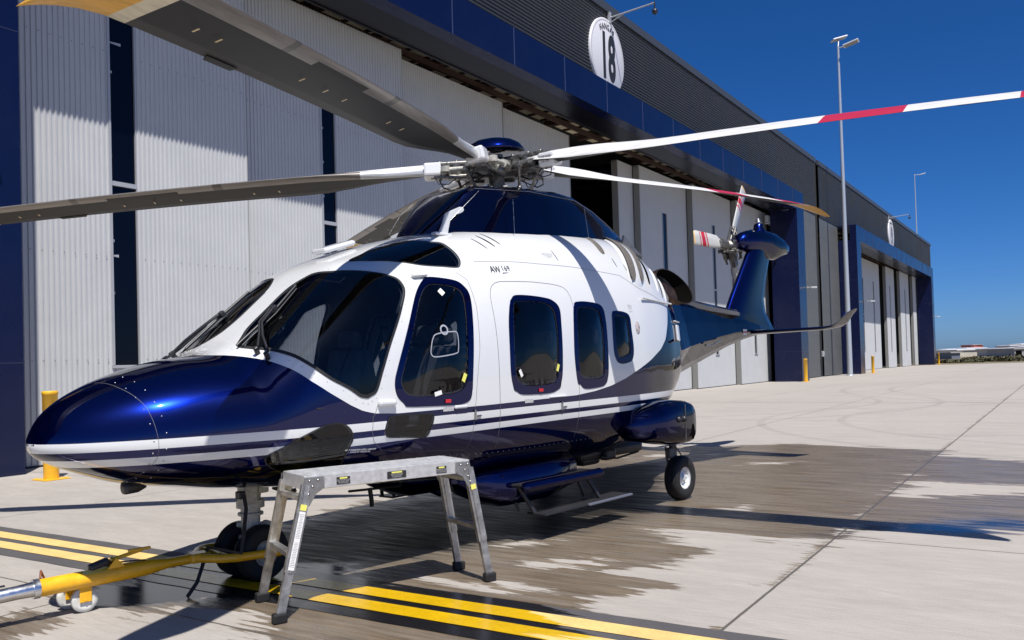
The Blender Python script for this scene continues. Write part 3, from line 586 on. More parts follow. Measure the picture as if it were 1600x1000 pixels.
for k in range(3):
    tb = MB(); secs = []
    for s_, c_, t_ in ((.20, .10, .03), (.30, .14, .025), (.42, .24, .02), (.7, .25, .017), (1.0, .25, .015), (1.22, .25, .012), (1.28, .22, .006)):
        a = R(14 - 8 * s_); o = []
        for u, v in [(.35, 0), (.30, .6), (.1, 1), (-.25, .7), (-.65, .05), (-.65, -.05), (-.25, -.7), (.1, -1), (.30, -.6)]:
            z = u * c_; y = v * t_; o.append((s_, y * math.cos(a) - z * math.sin(a), z * math.cos(a) + y * math.sin(a)))
        secs.append(o)
    tb.loft(secs); b_ = tb.build('tail_rotor_blade', M_TRB, H); b_.location = trc; b_.rotation_euler = (0, R(-(60 + 120 * k)), 0)
# ---- exhausts: oval mouths cut obliquely outboard
for sd in (-1, 1):
    def oval(c, a, b, k=36): return [tuple(Vector(c) + Vector(a) * math.cos(t) + Vector(b) * math.sin(t)) for t in np.linspace(0, 2 * math.pi, k + 1)[:-1]]
    rim_c = (2.74, sd * .60, 2.575); A1 = (.36, sd * .06, -.155); B1 = (.06, 0, .155)
    outer = [oval((2.25, sd * .30, 2.52), (.02, sd * .20, -.02), (0, 0, .20)), oval((2.45, sd * .40, 2.53), (.10, sd * .16, -.10), (.03, 0, .19)), oval((2.64, sd * .50, 2.55), (.24, sd * .07, -.14), (.06, sd * -.04, .16)), oval(rim_c, A1, B1)]
    sc_ = lambda q, f, c: [tuple(Vector(c) + (Vector(p) - Vector(c)) * f) for p in q]
    mb = MB(); mb.loft(outer, caps=False); mb.loft([outer[-1], sc_(outer[-1], .95, rim_c)], caps=False); ex = mb.build('engine_exhaust', M_EXH, H)
    inner = [sc_(outer[-1], .95, rim_c), sc_(outer[2], .88, (2.64, sd * .50, 2.55)), sc_(outer[1], .8, (2.45, sd * .40, 2.53))]
    m2 = MB(); m2.loft(inner, caps=False); m2.add(inner[-1], [tuple(range(36))]); m2.build('exhaust_bore', M_SOOT_SHADE, ex)
# ---- main rotor
HZ = 3.762
RH = Matrix.Translation((0, 0, HZ)) @ Matrix.Rotation(-R(3.35), 4, 'Y')
def place(o, Mx): o.matrix_local = Mx; return o
mb = MB(); mb.tube([(0, 0, -.62), (0, 0, -.28)], .14, 20); mb.tube([(0, 0, -.3), (0, 0, .14)], .085, 20)
mb.lathe([(.0, -.10), (.24, -.10), (.26, -.06), (.26, .04), (.20, .08), (0, .08)], 30)
place(mb.build('rotor_mast', M_HUBM, H), RH)
mb = MB(); mb.lathe([(.0, -.44), (.30, -.44), (.33, -.41), (.33, -.36), (.22, -.33), (.0, -.33)], 30); mb.lathe([(0, -.30), (.24, -.30), (.27, -.27), (.25, -.24), (0, -.23)], 30)
for k in range(5):
    a = R(-11.3 + 72 * k + 30); c, s = math.cos(a), math.sin(a)
    mb.box((.30, 0, -.27), (.12, .06, .05), 0, Matrix.Rotation(a, 4, 'Z'), .01)
place(mb.build('swashplate', M_HUBM, H), RH)
mb = MB(); mb.lathe([(.315, .165), (.325, .175), (.315, .195), (.28, .245), (.21, .285), (.11, .31), (.0, .318)], 40); mb.lathe([(.315, .165), (.25, .16), (0, .16)], 40)
place(mb.build('hub_cap', M_NAVY, H), RH)
ARM = Matrix()
def arm_geo():
    m_ = MB(); d = MB(); w_ = MB()
    m_.box((.34, 0, .065), (.38, .17, .045), 0, None, .015); m_.box((.34, 0, -.075), (.38, .17, .045), 0, None, .015)
    m_.box((.52, 0, .07), (.30, .15, .035), 0, None, .012); m_.box((.52, 0, -.07), (.30, .15, .035), 0, None, .012); m_.tube([(.42, 0, -.06), (.42, 0, .06)], .085, 18); m_.tube([(.30, -.10, -.02), (.55, -.10, -.02)], .035, 12); m_.lathe([(.0, -.10), (.07, -.10), (.075, -.05), (.06, .0)], 16, 'Z', (.25, .10, -.02))
    m_.tube([(.68, 0, -.08), (.68, 0, .08)], .028, 12); m_.tube([(.50, .045, -.085), (.50, .045, .085)], .02, 10)
    m_.tube([(.32, .075, .0), (.32, -.10, 0)], .05, 14)
    for a, b, c in ((.20, .09, .075), (.27, -.07, .075), (.42, .05, .082), (.45, -.05, .082), (.60, .05, .078), (.60, -.05, .078)): m_.lathe([(.018, 0), (.018, .018), (.009, .022), (0, .022)], 6, 'Z', (a, b, c)); m_.lathe([(.012, -.016), (.014, 0)], 6, 'Z', (a, b, -c))
    d.tube([(.16, .16, -.01), (.30, .16, -.01)], .045, 14); d.tube([(.30, .16, -.01), (.52, .13, -.01)], .026, 10); d.lathe([(.05, -.03), (.05, .03)], 12, 'Z', (.54, .125, 0)); d.lathe([(0, .03), (.05, .03)], 12, 'Z', (.54, .125, 0))
    m_.box((.46, -.14, -.03), (.16, .10, .04), 0, None, .012); m_.box((.42, -.20, -.045), (.07, .06, .06), 0, None, .012)
    m_.tube([(.42, -.20, -.05), (.36, -.12, -.26)], .016, 8); m_.lathe([(.0, 0), (.028, .0), (.028, .035), (0, .035)], 10, 'Z', (.36, -.12, -.29)); m_.lathe([(.0, 0), (.028, .0), (.028, .035), (0, .035)], 10, 'Z', (.42, -.20, -.09))
    w_.tube([(.62, -.05, -.08), (.58, -.10, -.16), (.48, -.11, -.20), (.38, -.08, -.16), (.30, -.04, -.12)], .008, 6); w_.tube([(.66, .06, -.07), (.62, .10, -.15), (.52, .10, -.16), (.44, .06, -.10)], .006, 6)
    return m_, d, w_
for k in range(5):
    lag = 6 if k == 1 else 0
    q = RH @ Matrix.Rotation(R(-11.3 + 72 * k + lag), 4, 'Z')
    if k == 0:
        g1, g2, g3 = arm_geo(); a0 = g1.build('hub_arm', M_HUBM, H); a1 = g2.build('lag_damper', M_GEAR, a0); a2 = g3.build('hub_wiring', M_BLACK, a0); a0.matrix_local = q
    else:
        b0 = a0.copy(); COL.objects.link(b0); b0.parent = H; b0.matrix_local = q
        for ch in (a1, a2): c_ = ch.copy(); COL.objects.link(c_); c_.parent = b0
def blade_paint(name, kind):
    m = bpy.data.materials.new(name); m.use_nodes = True; t = m.node_tree; b = t.nodes["Principled BSDF"]; N = t.nodes.new; L = t.links.new
    tc = N('ShaderNodeTexCoord'); sp = N('ShaderNodeSeparateXYZ'); L(tc.outputs['Object'], sp.inputs[0])
    dv = N('ShaderNodeMath'); dv.operation = 'DIVIDE'; L(sp.outputs[0], dv.inputs[0]); dv.inputs[1].default_value = 6.2
    # bands run slightly oblique like taped edges
    cr = N('ShaderNodeValToRGB'); cr.color_ramp.interpolation = 'CONSTANT'; L(dv.outputs[0], cr.inputs[0]); e = cr.color_ramp.elements
    if kind == 'top': stops = [(0, (.62, .62, .61)), (3.43, (.42, .02, .05)), (4.09, (.62, .62, .61)), (4.87, (.42, .02, .05)), (5.45, (.62, .62, .61)), (5.62, (.72, .36, .04))]
    elif kind == 'low': stops = [(0, (.012, .012, .013)), (.9, (.013, .0125, .012)), (5.40, (.60, .55, .42)), (5.52, (.66, .36, .06))]
    else: stops = [(0, (.62, .62, .61)), (1.43, (.22, .20, .18)), (2.9, (.12, .11, .10)), (2.98, (.24, .22, .20)), (4.4, (.15, .14, .13)), (4.47, (.26, .24, .22)), (5.52, (.66, .36, .06))]
    e[0].position = 0; e[0].color = (*stops[0][1], 1); e[1].position = stops[1][0] / 6.2; e[1].color = (*stops[1][1], 1)
    for s_, c in stops[2:]:
        q = e.new(s_ / 6.2); q.color = (*c, 1)
    mp = N('ShaderNodeMapping'); mp.inputs['Scale'].default_value = (1.2, 9, 9); L(tc.outputs['Object'], mp.inputs[0])
    no = N('ShaderNodeTexNoise'); no.inputs['Scale'].default_value = 4; no.inputs['Detail'].default_value = 8; L(mp.outputs[0], no.inputs['Vector'])
    mr = N('ShaderNodeMapRange'); mr.inputs[1].default_value = .3; mr.inputs[2].default_value = .75; mr.inputs[3].default_value = .82; mr.inputs[4].default_value = 1.15; L(no.outputs[0], mr.inputs[0])
    mx = N('ShaderNodeMix'); mx.data_type = 'RGBA'; mx.blend_type = 'MULTIPLY'; mx.inputs[0].default_value = 1; L(cr.outputs[0], mx.inputs[6]); L(mr.outputs[0], mx.inputs[7]); L(mx.outputs[2], b.inputs['Base Color'])
    b.inputs['Roughness'].default_value = {'top': .38, 'low': .5, 'le': .33}[kind]; b.inputs['Specular IOR Level'].default_value = .3; b.inputs['Metallic'].default_value = .0 if kind != 'le' else .55
    return m
BM = [blade_paint('blade upper paint', 'top'), blade_paint('blade lower paint', 'low'), blade_paint('blade erosion strip', 'le'), M_STK]
def blade_mesh():
    m_ = MB(); St = []
    for s in (.46, .60, .80, .95, 1.15, 1.35, 1.6, 1.85, 2.1, 2.5, 3.0, 3.38, 3.42, 3.8, 4.08, 4.12, 4.5, 5.0, 5.4, 5.55, 5.7, 5.82, 5.92, 6.0, 6.06):
        if s < 2.1:
            u = min(max((s - .95) / 1.1, 0), 1); u = u * u * (3 - 2 * u); c = .17 + .265 * u; t = .085 - .055 * u
        else: c = .435; t = .030
        sweep = 0; dz = 0
        if s > 5.5: v = (s - 5.5) / .56; sweep = .25 * v ** 2; c = .435 * (1 - .78 * v ** 2.2); t = .030 * (1 - .7 * v); dz = -.12 * v * v
        St.append((s, c, t, sweep, dz))
    up_ = [(.0, 0), (.015, .30), (.05, .58), (.12, .85), (.25, 1.0), (.42, .92), (.62, .62), (.82, .28), (1.0, .03)]
    lo_ = [(1.0, -.03), (.82, -.10), (.62, -.22), (.42, -.36), (.25, -.45), (.12, -.46), (.05, -.36), (.015, -.2)]
    prof = up_ + lo_; n = len(prof); secs = []
    for s, c, t, sw, dz in St:
        a = R(19.5 - 1.15 * s) if s > 1.0 else R(18.3 * min((s - .5) / .5, 1)); z0 = -.215 * (s / 6.06) ** 2 + dz; o = []
        for u, v in prof:
            y = (.25 - u) * c - sw; z = v * t
            o.append((s, y * math.cos(a) - z * math.sin(a), z0 + y * math.sin(a) + z * math.cos(a)))
        secs.append(o)
    vs = [p for q in secs for p in q]; m_.v = [Vector(p) for p in vs]
    for i in range(len(secs) - 1):
        for k in range(n):
            a = i * n + k; b = i * n + (k + 1) % n; m_.f.append((a, a + n, b + n, b)); m_.sm.append(True)
            ku = prof[k][0] + prof[(k + 1) % n][0]
            sm_ = (St[i][0] + St[i + 1][0]) / 2; m_.m.append(2 if (ku / 2 < (.05 if k < 8 else (.20 if (sm_ < 3.4 or sm_ > 4.1) else .09))) else (0 if k < 8 else 1))
    m_.f.append(tuple(range(n))); m_.m.append(0); m_.sm.append(False); m_.f.append(tuple(range((len(secs) - 1) * n, len(secs) * n))[::-1]); m_.m.append(1); m_.sm.append(False)
    return m_
def blade_under(s, u, off=-.003):
    c = .435; a = R(19.5 - 1.15 * s); y = (.25 - u) * c; z = -.012 - .013 * (1 - abs(u - .25)) + off
    return (s, y * math.cos(a) - z * math.sin(a), -.215 * (s / 6.06) ** 2 + y * math.sin(a) + z * math.cos(a))
bl0 = None
for k in range(5):
    lag = 6 if k == 1 else 0; flap = (0, 0, 0, 1.4, -.6)[k]
    q = RH @ Matrix.Rotation(R(-11.3 + 72 * k + lag), 4, 'Z') @ Matrix.Rotation(-R(flap), 4, 'Y')
    if bl0 is None:
        bl0 = blade_mesh().build('rotor_blade', BM, H, fixn=True); kids = []
        rb = MB(); rb.box((.68, 0, 0), (.19, .20, .15), 0, Matrix.Rotation(R(12), 4, 'X'), .025); kids.append(rb.build('blade_root', M_WHITE, bl0))
        tm = MB()
        for s in (2.35, 2.62, 3.40, 3.68, 4.0, 4.9, 5.1):
            p = [blade_under(s + a_, u_) for a_, u_ in ((-.008, .52), (.008, .52), (.008, .62), (-.008, .62))]; tm.add(p, [(0, 1, 2, 3)])
        kids.append(tm.build('blade_mark', mat('tan tape', (.62, .50, .30), .6), bl0))
        tm = MB()
        for s in (4.62,):
            p = [blade_under(s + a_, u_, .009) for a_, u_ in ((-.15, .95), (.15, .95), (.13, 1.05), (-.13, 1.05))]; tm.add(p, [(0, 1, 2, 3)]); tm.add([(a_, b_, c_ + .004) for a_, b_, c_ in p], [(0, 1, 2, 3)])
        kids.append(tm.build('trim_tab', BM[1], bl0)); bl0.matrix_local = q
    else:
        b0 = bl0.copy(); COL.objects.link(b0); b0.parent = H; b0.matrix_local = q
        for ch in kids: c_ = ch.copy(); COL.objects.link(c_); c_.parent = b0
text_mesh('blade_data_plate', 'HAND HOLD\nEQUIPMENT\nLTD  B75', .024, M_INK, RH @ Matrix.Rotation(R(-11.3 + 72 * 4), 4, 'Z') @ Matrix.Translation((.68, -.106, -.02)) @ Matrix.Rotation(R(90), 4, 'X'), H, .0005)
# ---- sponsons and landing gear
def tyre(par_name, loc, r, w, rim_r, parent, col=M_WHITE, name='main_wheel'):
    e = MB(); hw = w / 2; e.lathe([(rim_r, -hw * .75), (rim_r + .02, -hw * .92), (r * .78, -hw), (r * .93, -hw * .9), (r * .985, -hw * .62), (r, -hw * .3), (r, hw * .3), (r * .985, hw * .62), (r * .93, hw * .9), (r * .78, hw), (rim_r + .02, hw * .92), (rim_r, hw * .75)], 40, 'Y')
    for g in (-.25, 0, .25): e.lathe([(r + .0005, g * w - .004), (r - .0 + .0035, g * w), (r + .0005, g * w + .004)], 40, 'Y')
    t = e.build(name, M_TYRE, parent); t.location = loc
    q = MB()
    for sg in (-1, 1):
        q.lathe([(rim_r + .004, sg * hw * .80), (rim_r, sg * hw * .72), (rim_r * .90, sg * hw * .70), (rim_r * .84, sg * hw * .45), (rim_r * .62, sg * hw * .28), (rim_r * .40, sg * hw * .42), (rim_r * .34, sg * hw * .66), (rim_r * .22, sg * hw * .70), (0, sg * hw * .70)], 32, 'Y')
        for i in range(9):
            a = 2 * math.pi * i / 9; q.lathe([(.010, sg * hw * .3), (.010, sg * hw * .44), (0, sg * hw * .45)], 6, 'Y', (rim_r * .70 * math.cos(a), 0, rim_r * .70 * math.sin(a)))
    q.build('rim', col, t); return t
def rrect(x, yc, zc, ry, rz, n=3.0, k=28):
    o = []
    for i in range(k):
        t = 2 * math.pi * i / k; c, s = math.cos(t), math.sin(t); o.append((x, yc + ry * math.copysign(abs(c) ** (2 / n), c), zc + rz * math.copysign(abs(s) ** (2 / n), s)))
    return o
for sd in (-1, 1):
    mb = MB(); mb.loft([rrect(x, sd * yc, zc, ry, rz, n) for x, yc, zc, ry, rz, n in ((.80, 1.02, .93, .01, .01, 2), (.815, 1.03, .93, .10, .08, 2.3), (.86, 1.04, .935, .16, .13, 2.6), (.93, 1.045, .94, .20, .165, 2.9), (1.0, 1.06, .945, .23, .185, 2.8), (1.3, 1.07, .945, .26, .235, 3.2), (1.55, 1.05, .935, .26, .255, 3.6), (1.82, 1.03, .925, .255, .25, 3.6), (1.95, 1.02, .915, .24, .24, 3.4), (2.03, 1.01, .91, .20, .20, 3), (2.05, 1.01, .91, .15, .16, 3))])
    sp_ = mb.build('sponson', M_NAVY, H)
    mb = MB(); mb.loft([rrect(x, sd * .85, .90, .22, rz, 3) for x, rz in ((.90, .06), (1.1, .15), (1.5, .20), (1.85, .18), (2.0, .08))]); mb.build('sponson_root', M_NAVY, H)
    mb = MB(); mb.box((1.62, sd * 1.305, .93), (.004, .008, .42)); mb.build('sponson_seam', M_SEAM, sp_)
    mb = MB()
    for x in (1.44, 1.56): mb.lathe([(.035, 0), (.035, .03), (.02, .05), (0, .052)], 14, 'Y', (x, 0, 0), M=Matrix.Translation((0, sd * 1.30, .98)) @ Matrix.Diagonal((1, sd, 1, 1)))
    mb.build('position_light', M_DARK, sp_)
    mb = MB(); mb.lathe([(.0, .0), (.05, .0), (.055, -.002)], 16, 'Y', (0, 0, 0), M=Matrix.Translation((1.82, sd * 1.286, .82)) @ Matrix.Diagonal((.9, sd, 1.7, 1))); mb.build('tie_down_hole', M_SOOT_SHADE, sp_)
    mb = MB(); mb.lathe([(.03, 0), (.045, .02), (.05, .06), (.046, .065), (0, .05)], 16, 'X', (2.03, sd * 1.08, .98)); mb.build('tail_light', M_DARK, sp_)
    mb = MB(); mb.tube([(1.96, sd * .93, .80), (1.98, sd * .93, .46)], .045, 14); mb.tube([(1.98, sd * .93, .5), (2.0, sd * .93, .28)], .032, 12); mb.tube([(2.0, sd * .90, .26), (2.0, sd * 1.02, .26)], .03, 12)
    mb.box((1.9, sd * .93, .55), (.10, .08, .12), 0, None, .015); mb.tube([(1.86, sd * .90, .62), (1.90, sd * .90, .42), (1.97, sd * .90, .30)], .014, 8); mb.tube([(1.92, sd * .97, .66), (2.04, sd * 1.0, .52), (2.02, sd * .98, .36)], .008, 6)
    mb.build('main_gear_leg', M_GEAR if sd > 0 else mat('gear leg dull', (.16, .15, .14), .5, .3, noise=.4, nscale=30), H)
    tyre('', (2.0, sd * 1.0, .255), .255, .17, .125, H, name='main_wheel')
mb = MB(); mb.box((1.30, 0, .62), (1.3, 1.1, .14), 0, None, .05); mb.box((.98, -.35, .56), (.35, .25, .16), 0, None, .05); mb.box((1.15, -.55, .60), (.2, .15, .14), 0, None, .04); mb.tube([(.95, -.6, .58), (1.25, -.62, .54), (1.5, -.75, .60)], .012, 6); mb.build('belly_equipment', M_DARK, H)
NX = -3.08
mb = MB(); mb.tube([(NX + .02, .05, .85), (NX + .0, .05, .58)], [.085, .075], 18); mb.tube([(NX, .05, .62), (NX, .05, .56)], .11, 18); mb.tube([(NX, .05, .56), (NX, .05, .34)], [.078, .07], 18); mb.tube([(NX, .05, .52), (NX, .05, .50)], .10, 18)
mb.tube([(NX, .05, .345), (NX, .05, .315)], .095, 18); mb.tube([(NX, .05, .32), (NX, .05, .22)], .045, 14)
mb.box((NX - .07, -.02, .68), (.12, .12, .16), 0, None, .015); mb.box((NX + .07, .03, .74), (.10, .14, .14), 0, None, .015); mb.tube([(NX - .05, .15, .42), (NX + .05, -.06, .42)], .028, 10); mb.lathe([(.045, -.02), (.045, .02)], 14, 'Y', (NX + .11, .0, .40)); mb.lathe([(0, -.02), (.045, -.02)], 14, 'Y', (NX + .11, .0, .40)); mb.tube([(NX, -.06, .22), (NX, .16, .22)], .03, 10)
mb.tube([(NX - .09, -.02, .40), (NX - .13, -.04, .33), (NX - .1, -.05, .27), (NX - .05, -.05, .30), (NX - .07, -.04, .38)], .007, 6)
mb.build('nose_gear_leg', M_GEAR, H)
mb = MB(); mb.tube([(NX + .18, .0, .70), (NX + .30, -.04, .64), (NX + .36, -.06, .66)], .018, 8); mb.box((NX + .30, -.04, .66), (.06, .05, .07), 0, None, .01); mb.tube([(NX - .12, -.06, .70), (NX - .20, -.10, .70)], .014, 8); mb.box((NX - .18, -.09, .69), (.05, .07, .06), 0, None, .01); mb.build('steering_lugs', M_DARK, H)
for sy in (-.10, .20):
    t_ = tyre('', (NX, .05 + (sy - .05), .215), .215, .15, .10, H, M_GEAR, 'nose_wheel')
# nose probes / lights under the chin
mb = MB(); mb.lathe([(.0, .0), (.045, .0), (.05, .02), (.045, .10), (.02, .16), (0, .17)], 16, 'X', (-4.16, -.06, .86)); mb.build('taxi_light', M_DARK, H)
mb = MB(); mb.box((-3.05, -.955, 1.365), (.26, .03, .012), 0, Matrix.Translation((0, 0, 0)), .004); mb.tube([(-3.08, -.90, 1.33), (-2.95, -.985, 1.33), (-2.85, -.99, 1.34)], .010, 8); mb.build('pitot_probe', M_DARK, H)
# ---- belly fuel bulge and fixed side steps
mb = MB(); mb.loft([rrect(x, -.62, z, ry, rz, 3) for x, z, ry, rz in ((-1.42, .60, .04, .02), (-1.25, .57, .24, .13), (-.95, .52, .33, .20), (-.4, .52, .34, .21), (.05, .56, .30, .18), (.10, .58, .24, .14))]); mb.build('belly_fairing', M_NAVY, H)
mb = MB(); mb.loft([rrect(x, .62, z, ry, rz, 3) for x, z, ry, rz in ((-1.42, .60, .04, .02), (-1.25, .57, .24, .13), (-.95, .52, .33, .20), (-.4, .52, .34, .21), (.05, .56, .30, .18), (.10, .58, .24, .14))]); mb.build('belly_fairing', M_NAVY, H)
for sd in (-1, 1):
    mb = MB(); y0, y1 = .82, 1.10
    mb.box((-.38, sd * .95, .535), (1.24, .27, .03), 0, None, .012)
    st_ = mb.build('side_step', M_DARK, H)
    mb = MB(); mb.box((-.38, sd * 1.085, .525), (1.26, .09, .095), 0, None, .04); mb.build('step_edge', M_NAVY, st_)
    mb = MB()
    for x in (-.93, .12):
        mb.tube([(x, sd * .95, .53), (x + .12, sd * 1.05, .27)], .020, 8); mb.tube([(x, sd * .84, .53), (x + .12, sd * .86, .27)], .016, 8)
    mb.box((-.05, sd * 1.04, .25), (1.45, .22, .022), 0, None, .006); mb.build('lower_step', M_DARK, st_)
    mb = MB(); mb.box((.28, sd * 1.165, .252), (.78, .035, .024), 0, None, .008); mb.build('lower_step_edge', mat('step edge grey', (.30, .32, .38), .35, .7), st_)
# far-side strut seen under the belly
mb = MB(); mb.tube([(-2.2, -.1, .58), (-1.6, -.1, .55), (-1.2, .3, .56)], .012, 6); mb.tube([(-2.05, -.2, .60), (-2.05, -.22, .50), (-2.03, -.2, .44)], .02, 8); mb.build('belly_lines', M_BLACK, H)
mb = MB(); mb.tube([(-.76, .8, .465), (-.18, .8, .22)], .032, 12); mb.build('belly_strut', M_NAVY, H)
# ---- wipers, wire cutter and mirror
def hp(x, th, off=.03, sd=-1): return tuple(S3(x, th, off, sd))
mb = MB()
for sd in (-1, 1):
    for d in (0, .05):
        mb.box((0, 0, .03), (.035, .035, .07), 0, SM(-3.40 + d * .3, 56 - d * 180, .0, sd), .008)
        mb.tube([hp(-3.38 + d * .3, 57 - d * 180, .05, sd), hp(-3.30, 66 - d * 60, .055, sd), hp(-3.22, 75 - d * 40, .06, sd), hp(-3.10, 78 - d * 30, .055, sd)], .010, 6)
    mb.tube([hp(-3.42, 72, .025, sd), hp(-3.10, 77, .03, sd), hp(-2.85, 80, .03, sd)], .012, 6); mb.tube([hp(-3.40, 70, .02, sd), hp(-3.10, 75.2, .02, sd), hp(-2.87, 78.5, .02, sd)], .007, 6)
    mb.box((0, 0, .04), (.05, .05, .05), 0, SM(-3.08, 77.5, 0, sd), .01)
mb.build('wiper', M_DARK, H)
mb = MB(); mb.tube([hp(-3.72, 82, .012, 1), hp(-3.64, 60, .012, 1), hp(-3.5, 50, .02, 1)], .012, 6); mb.tube([hp(-3.6, 60, .02, 1), hp(-3.3, 55, .03, 1), hp(-3.0, 50, .03, 1)], .012, 6); mb.build('wiper_arm', M_DARK, H)
# door storm window
lp = smooth_loop([(-2.02, 17.8), (-1.84, 17.4), (-1.79, 16.4), (-1.80, 11.5), (-1.84, 10.2), (-2.05, 10.4), (-2.11, 11.6), (-2.10, 14), (-2.07, 16.6)], 4)
mb = MB(); ribbon(mb, lp[::4], .009, .036, -1, True); mb.lathe([(.03, .004), (.038, .006), (.045, .004)], 20, 'Z', M=SM(-1.935, 18.6, .034)); mb.build('storm_window', M_CLEAR if 0 else mat('acrylic edge', (.35, .37, .42), .25), H, fixn=False)
# ---- cabin interior
mb = MB(); mb.box((-1.0, 0, .80), (3.9, 1.7, .05)); mb.box((.98, 0, 1.6), (.05, 1.55, 1.6)); mb.build('cabin_floor', M_INT, H)
mb = MB(); mb.box((-3.02, 0, 1.52), (.42, 1.35, .22), 0, Matrix.Translation((-3.02, 0, 1.5)) @ Matrix.Rotation(R(-10), 4, 'Y') @ Matrix.Translation((3.02, 0, -1.5)), .06); mb.box((-2.72, 0, 1.15), (.35, .42, .75), 0, None, .05); mb.build('instrument_panel', mat('panel grey', (.06, .065, .075), .7), H)
mb = MB(); mb.box((-2.25, 0, 1.05), (.8, .30, .40), 0, None, .04); mb.build('centre_console', M_INT, H)
def seat(x, y, m_, back=-1, name='crew_seat'):
    s = MB(); s.box((x, y, 1.08), (.46, .46, .12), 0, None, .05); s.box((x, y, .93), (.34, .34, .22), 0, None, .03)
    q = Matrix.Translation((x + .22 * -back, y, 1.12)) @ Matrix.Rotation(R(-12 * back), 4, 'Y'); s.box((0, 0, .36), (.11, .46, .72), 0, q, .05); s.box((0, 0, .82), (.09, .26, .18), 0, q, .04)
    return s.build(name, m_, H)
for y in (-.55, .55): seat(-2.02, y, M_SEAT)
for y in (-.62, 0, .62): seat(-1.15, y, M_SEAT, 1, 'cabin_seat'); seat(.35, y, M_CREAM, -1, 'cabin_seat')
mb = MB()
for y in (-.55, .55):
    mb.tube([(-2.55, y, .85), (-2.50, y, 1.25), (-2.47, y, 1.36)], .018, 8); mb.box((-2.46, y, 1.38), (.05, .07, .12), 0, None, .015); mb.tube([(-1.86, y - .12, 1.15), (-1.84, y - .13, 1.62), (-1.72, y - .12, 1.82)], .012, 6)
mb.build('cyclic_stick', M_DARK, H)
mb = MB(); mb.tube([(-2.30, -.74, .95), (-2.16, -.80, 1.95)], .022, 8); mb.tube([(-2.1, -.76, 1.9), (-1.95, -.66, 2.3)], .03, 8); mb.build('seat_belt', mat('belt blue grey', (.16, .20, .30), .7), H)
# ------------------------------------------------------------------ ground
WA = R(57.1); EW = Vector((math.cos(WA), math.sin(WA), 0)); NWv = Vector((math.sin(WA), -math.cos(WA), 0))
MW = Matrix((EW, -NWv, Vector((0, 0, 1)))).transposed().to_4x4()   # X along the hangars, Y into them, Z up
MWi = MW.inverted()
WET = [
 [(-3.35, 6.9), (-2.9, 7.6), (-2.75, 8.6), (-1.9, 10.3), (-.2, 12.3), (1.6, 15.0), (2.3, 16.2), (5.29, 16.03), (7.02, 14.26), (2.78, 7.66), (1.95, 8.05), (1.12, 8.66), (1.22, 8.25), (1.52, 7.6), (1.38, 7.25), (1.0, 6.95), (.75, 6.75), (.98, 6.42), (.60, 6.15), (.33, 5.86), (.22, 5.4), (.3, 4.9), (-1.4, 4.6), (-1.55, 5.35), (-1.75, 5.9), (-2.2, 6.1), (-2.75, 6.05), (-3.1, 6.15), (-3.4, 6.4)],
 [(6.36, 13.9), (7.41, 12.6), (8.8, 13.0), (8.2, 10.3), (6.15, 10.45), (5.0, 11.15)],
 [(2.80, 7.72), (4.05, 9.9), (5.69, 9.7), (7.6, 9.5), (7.0, 7.3), (4.6, 7.85), (3.3, 8.0)],
]
WET.append([(-3.62, 5.75), (-3.44, 6.0), (-3.1, 5.95), (-3.0, 5.72), (-3.15, 5.5), (-3.35, 5.35), (-3.7, 5.25), (-4.1, 5.6)])
DRY = [[(.05, 7.15), (.75, 7.35), (.9, 7.1), (.2, 6.95)], [(-.9, 6.72), (.0, 6.5), (.25, 6.25), (-.55, 6.45)], [(-.35, 7.9), (.25, 8.15), (.5, 7.95), (-.1, 7.8)], [(3.2, 13.2), (4.6, 13.6), (4.7, 13.4), (3.4, 13.05)], [(1.6, 14.6), (3.6, 15.3), (3.8, 15.1), (1.9, 14.4)], [(1.85, 9.35), (2.5, 9.5), (2.4, 9.3), (1.9, 9.25)]]
SHADE_SOAK = [[(-1.6, 6.95), (-.6, 7.5), (.9, 8.6), (1.5, 9.2), (2.0, 11), (2.6, 14), (1, 13.5), (-.4, 11.8), (-1.9, 10), (-2.9, 8.6), (-2.9, 7.4)]]  # wet concrete under the helicopter, darkened further to paint in its shade
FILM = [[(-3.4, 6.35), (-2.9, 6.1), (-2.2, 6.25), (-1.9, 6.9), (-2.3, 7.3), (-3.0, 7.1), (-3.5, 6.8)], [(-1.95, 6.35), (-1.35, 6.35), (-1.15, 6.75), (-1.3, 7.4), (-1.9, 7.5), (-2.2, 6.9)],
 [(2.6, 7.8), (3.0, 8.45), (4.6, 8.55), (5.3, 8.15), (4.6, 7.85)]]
def segd(P, poly):
    d = np.full(len(P), 1e9); q = np.array(poly); n = len(q)
    for i in range(n):
        a, b = q[i], q[(i + 1) % n]; ab = b - a; t = np.clip(((P - a) @ ab) / (ab @ ab), 0, 1); d = np.minimum(d, np.linalg.norm(P - a - t[:, None] * ab, axis=1))
    return d
def sdist(P, poly): return np.where(insides(np.array(poly), P), 1, -1) * segd(P, poly)
def axis(lo, hi, a, b, step):
    mid = list(np.arange(a, b + 1e-6, step)); o = []; x = a; g = step
    while x > lo: g *= 1.35; x -= g; o.append(max(x, lo))
    l = o[::-1]; x = mid[-1]; g = step; o = []
    while x < hi: g *= 1.35; x += g; o.append(min(x, hi))
    return np.array(l + mid + o)
gx_, gy_ = axis(-3000, 4000, -7, 10, .07), axis(-60, 6000, 4.0, 18, .07)
XX, YY = np.meshgrid(gx_, gy_, indexing='ij'); Pg_ = np.stack([XX.ravel(), YY.ravel()], 1)
near = (np.abs(Pg_[:, 0] - 1.5) < 11) & (np.abs(Pg_[:, 1] - 10) < 9)
wet = np.full(len(Pg_), -3.0); q = np.full(near.sum(), -3.0)
for p in WET: q = np.maximum(q, sdist(Pg_[near], p))
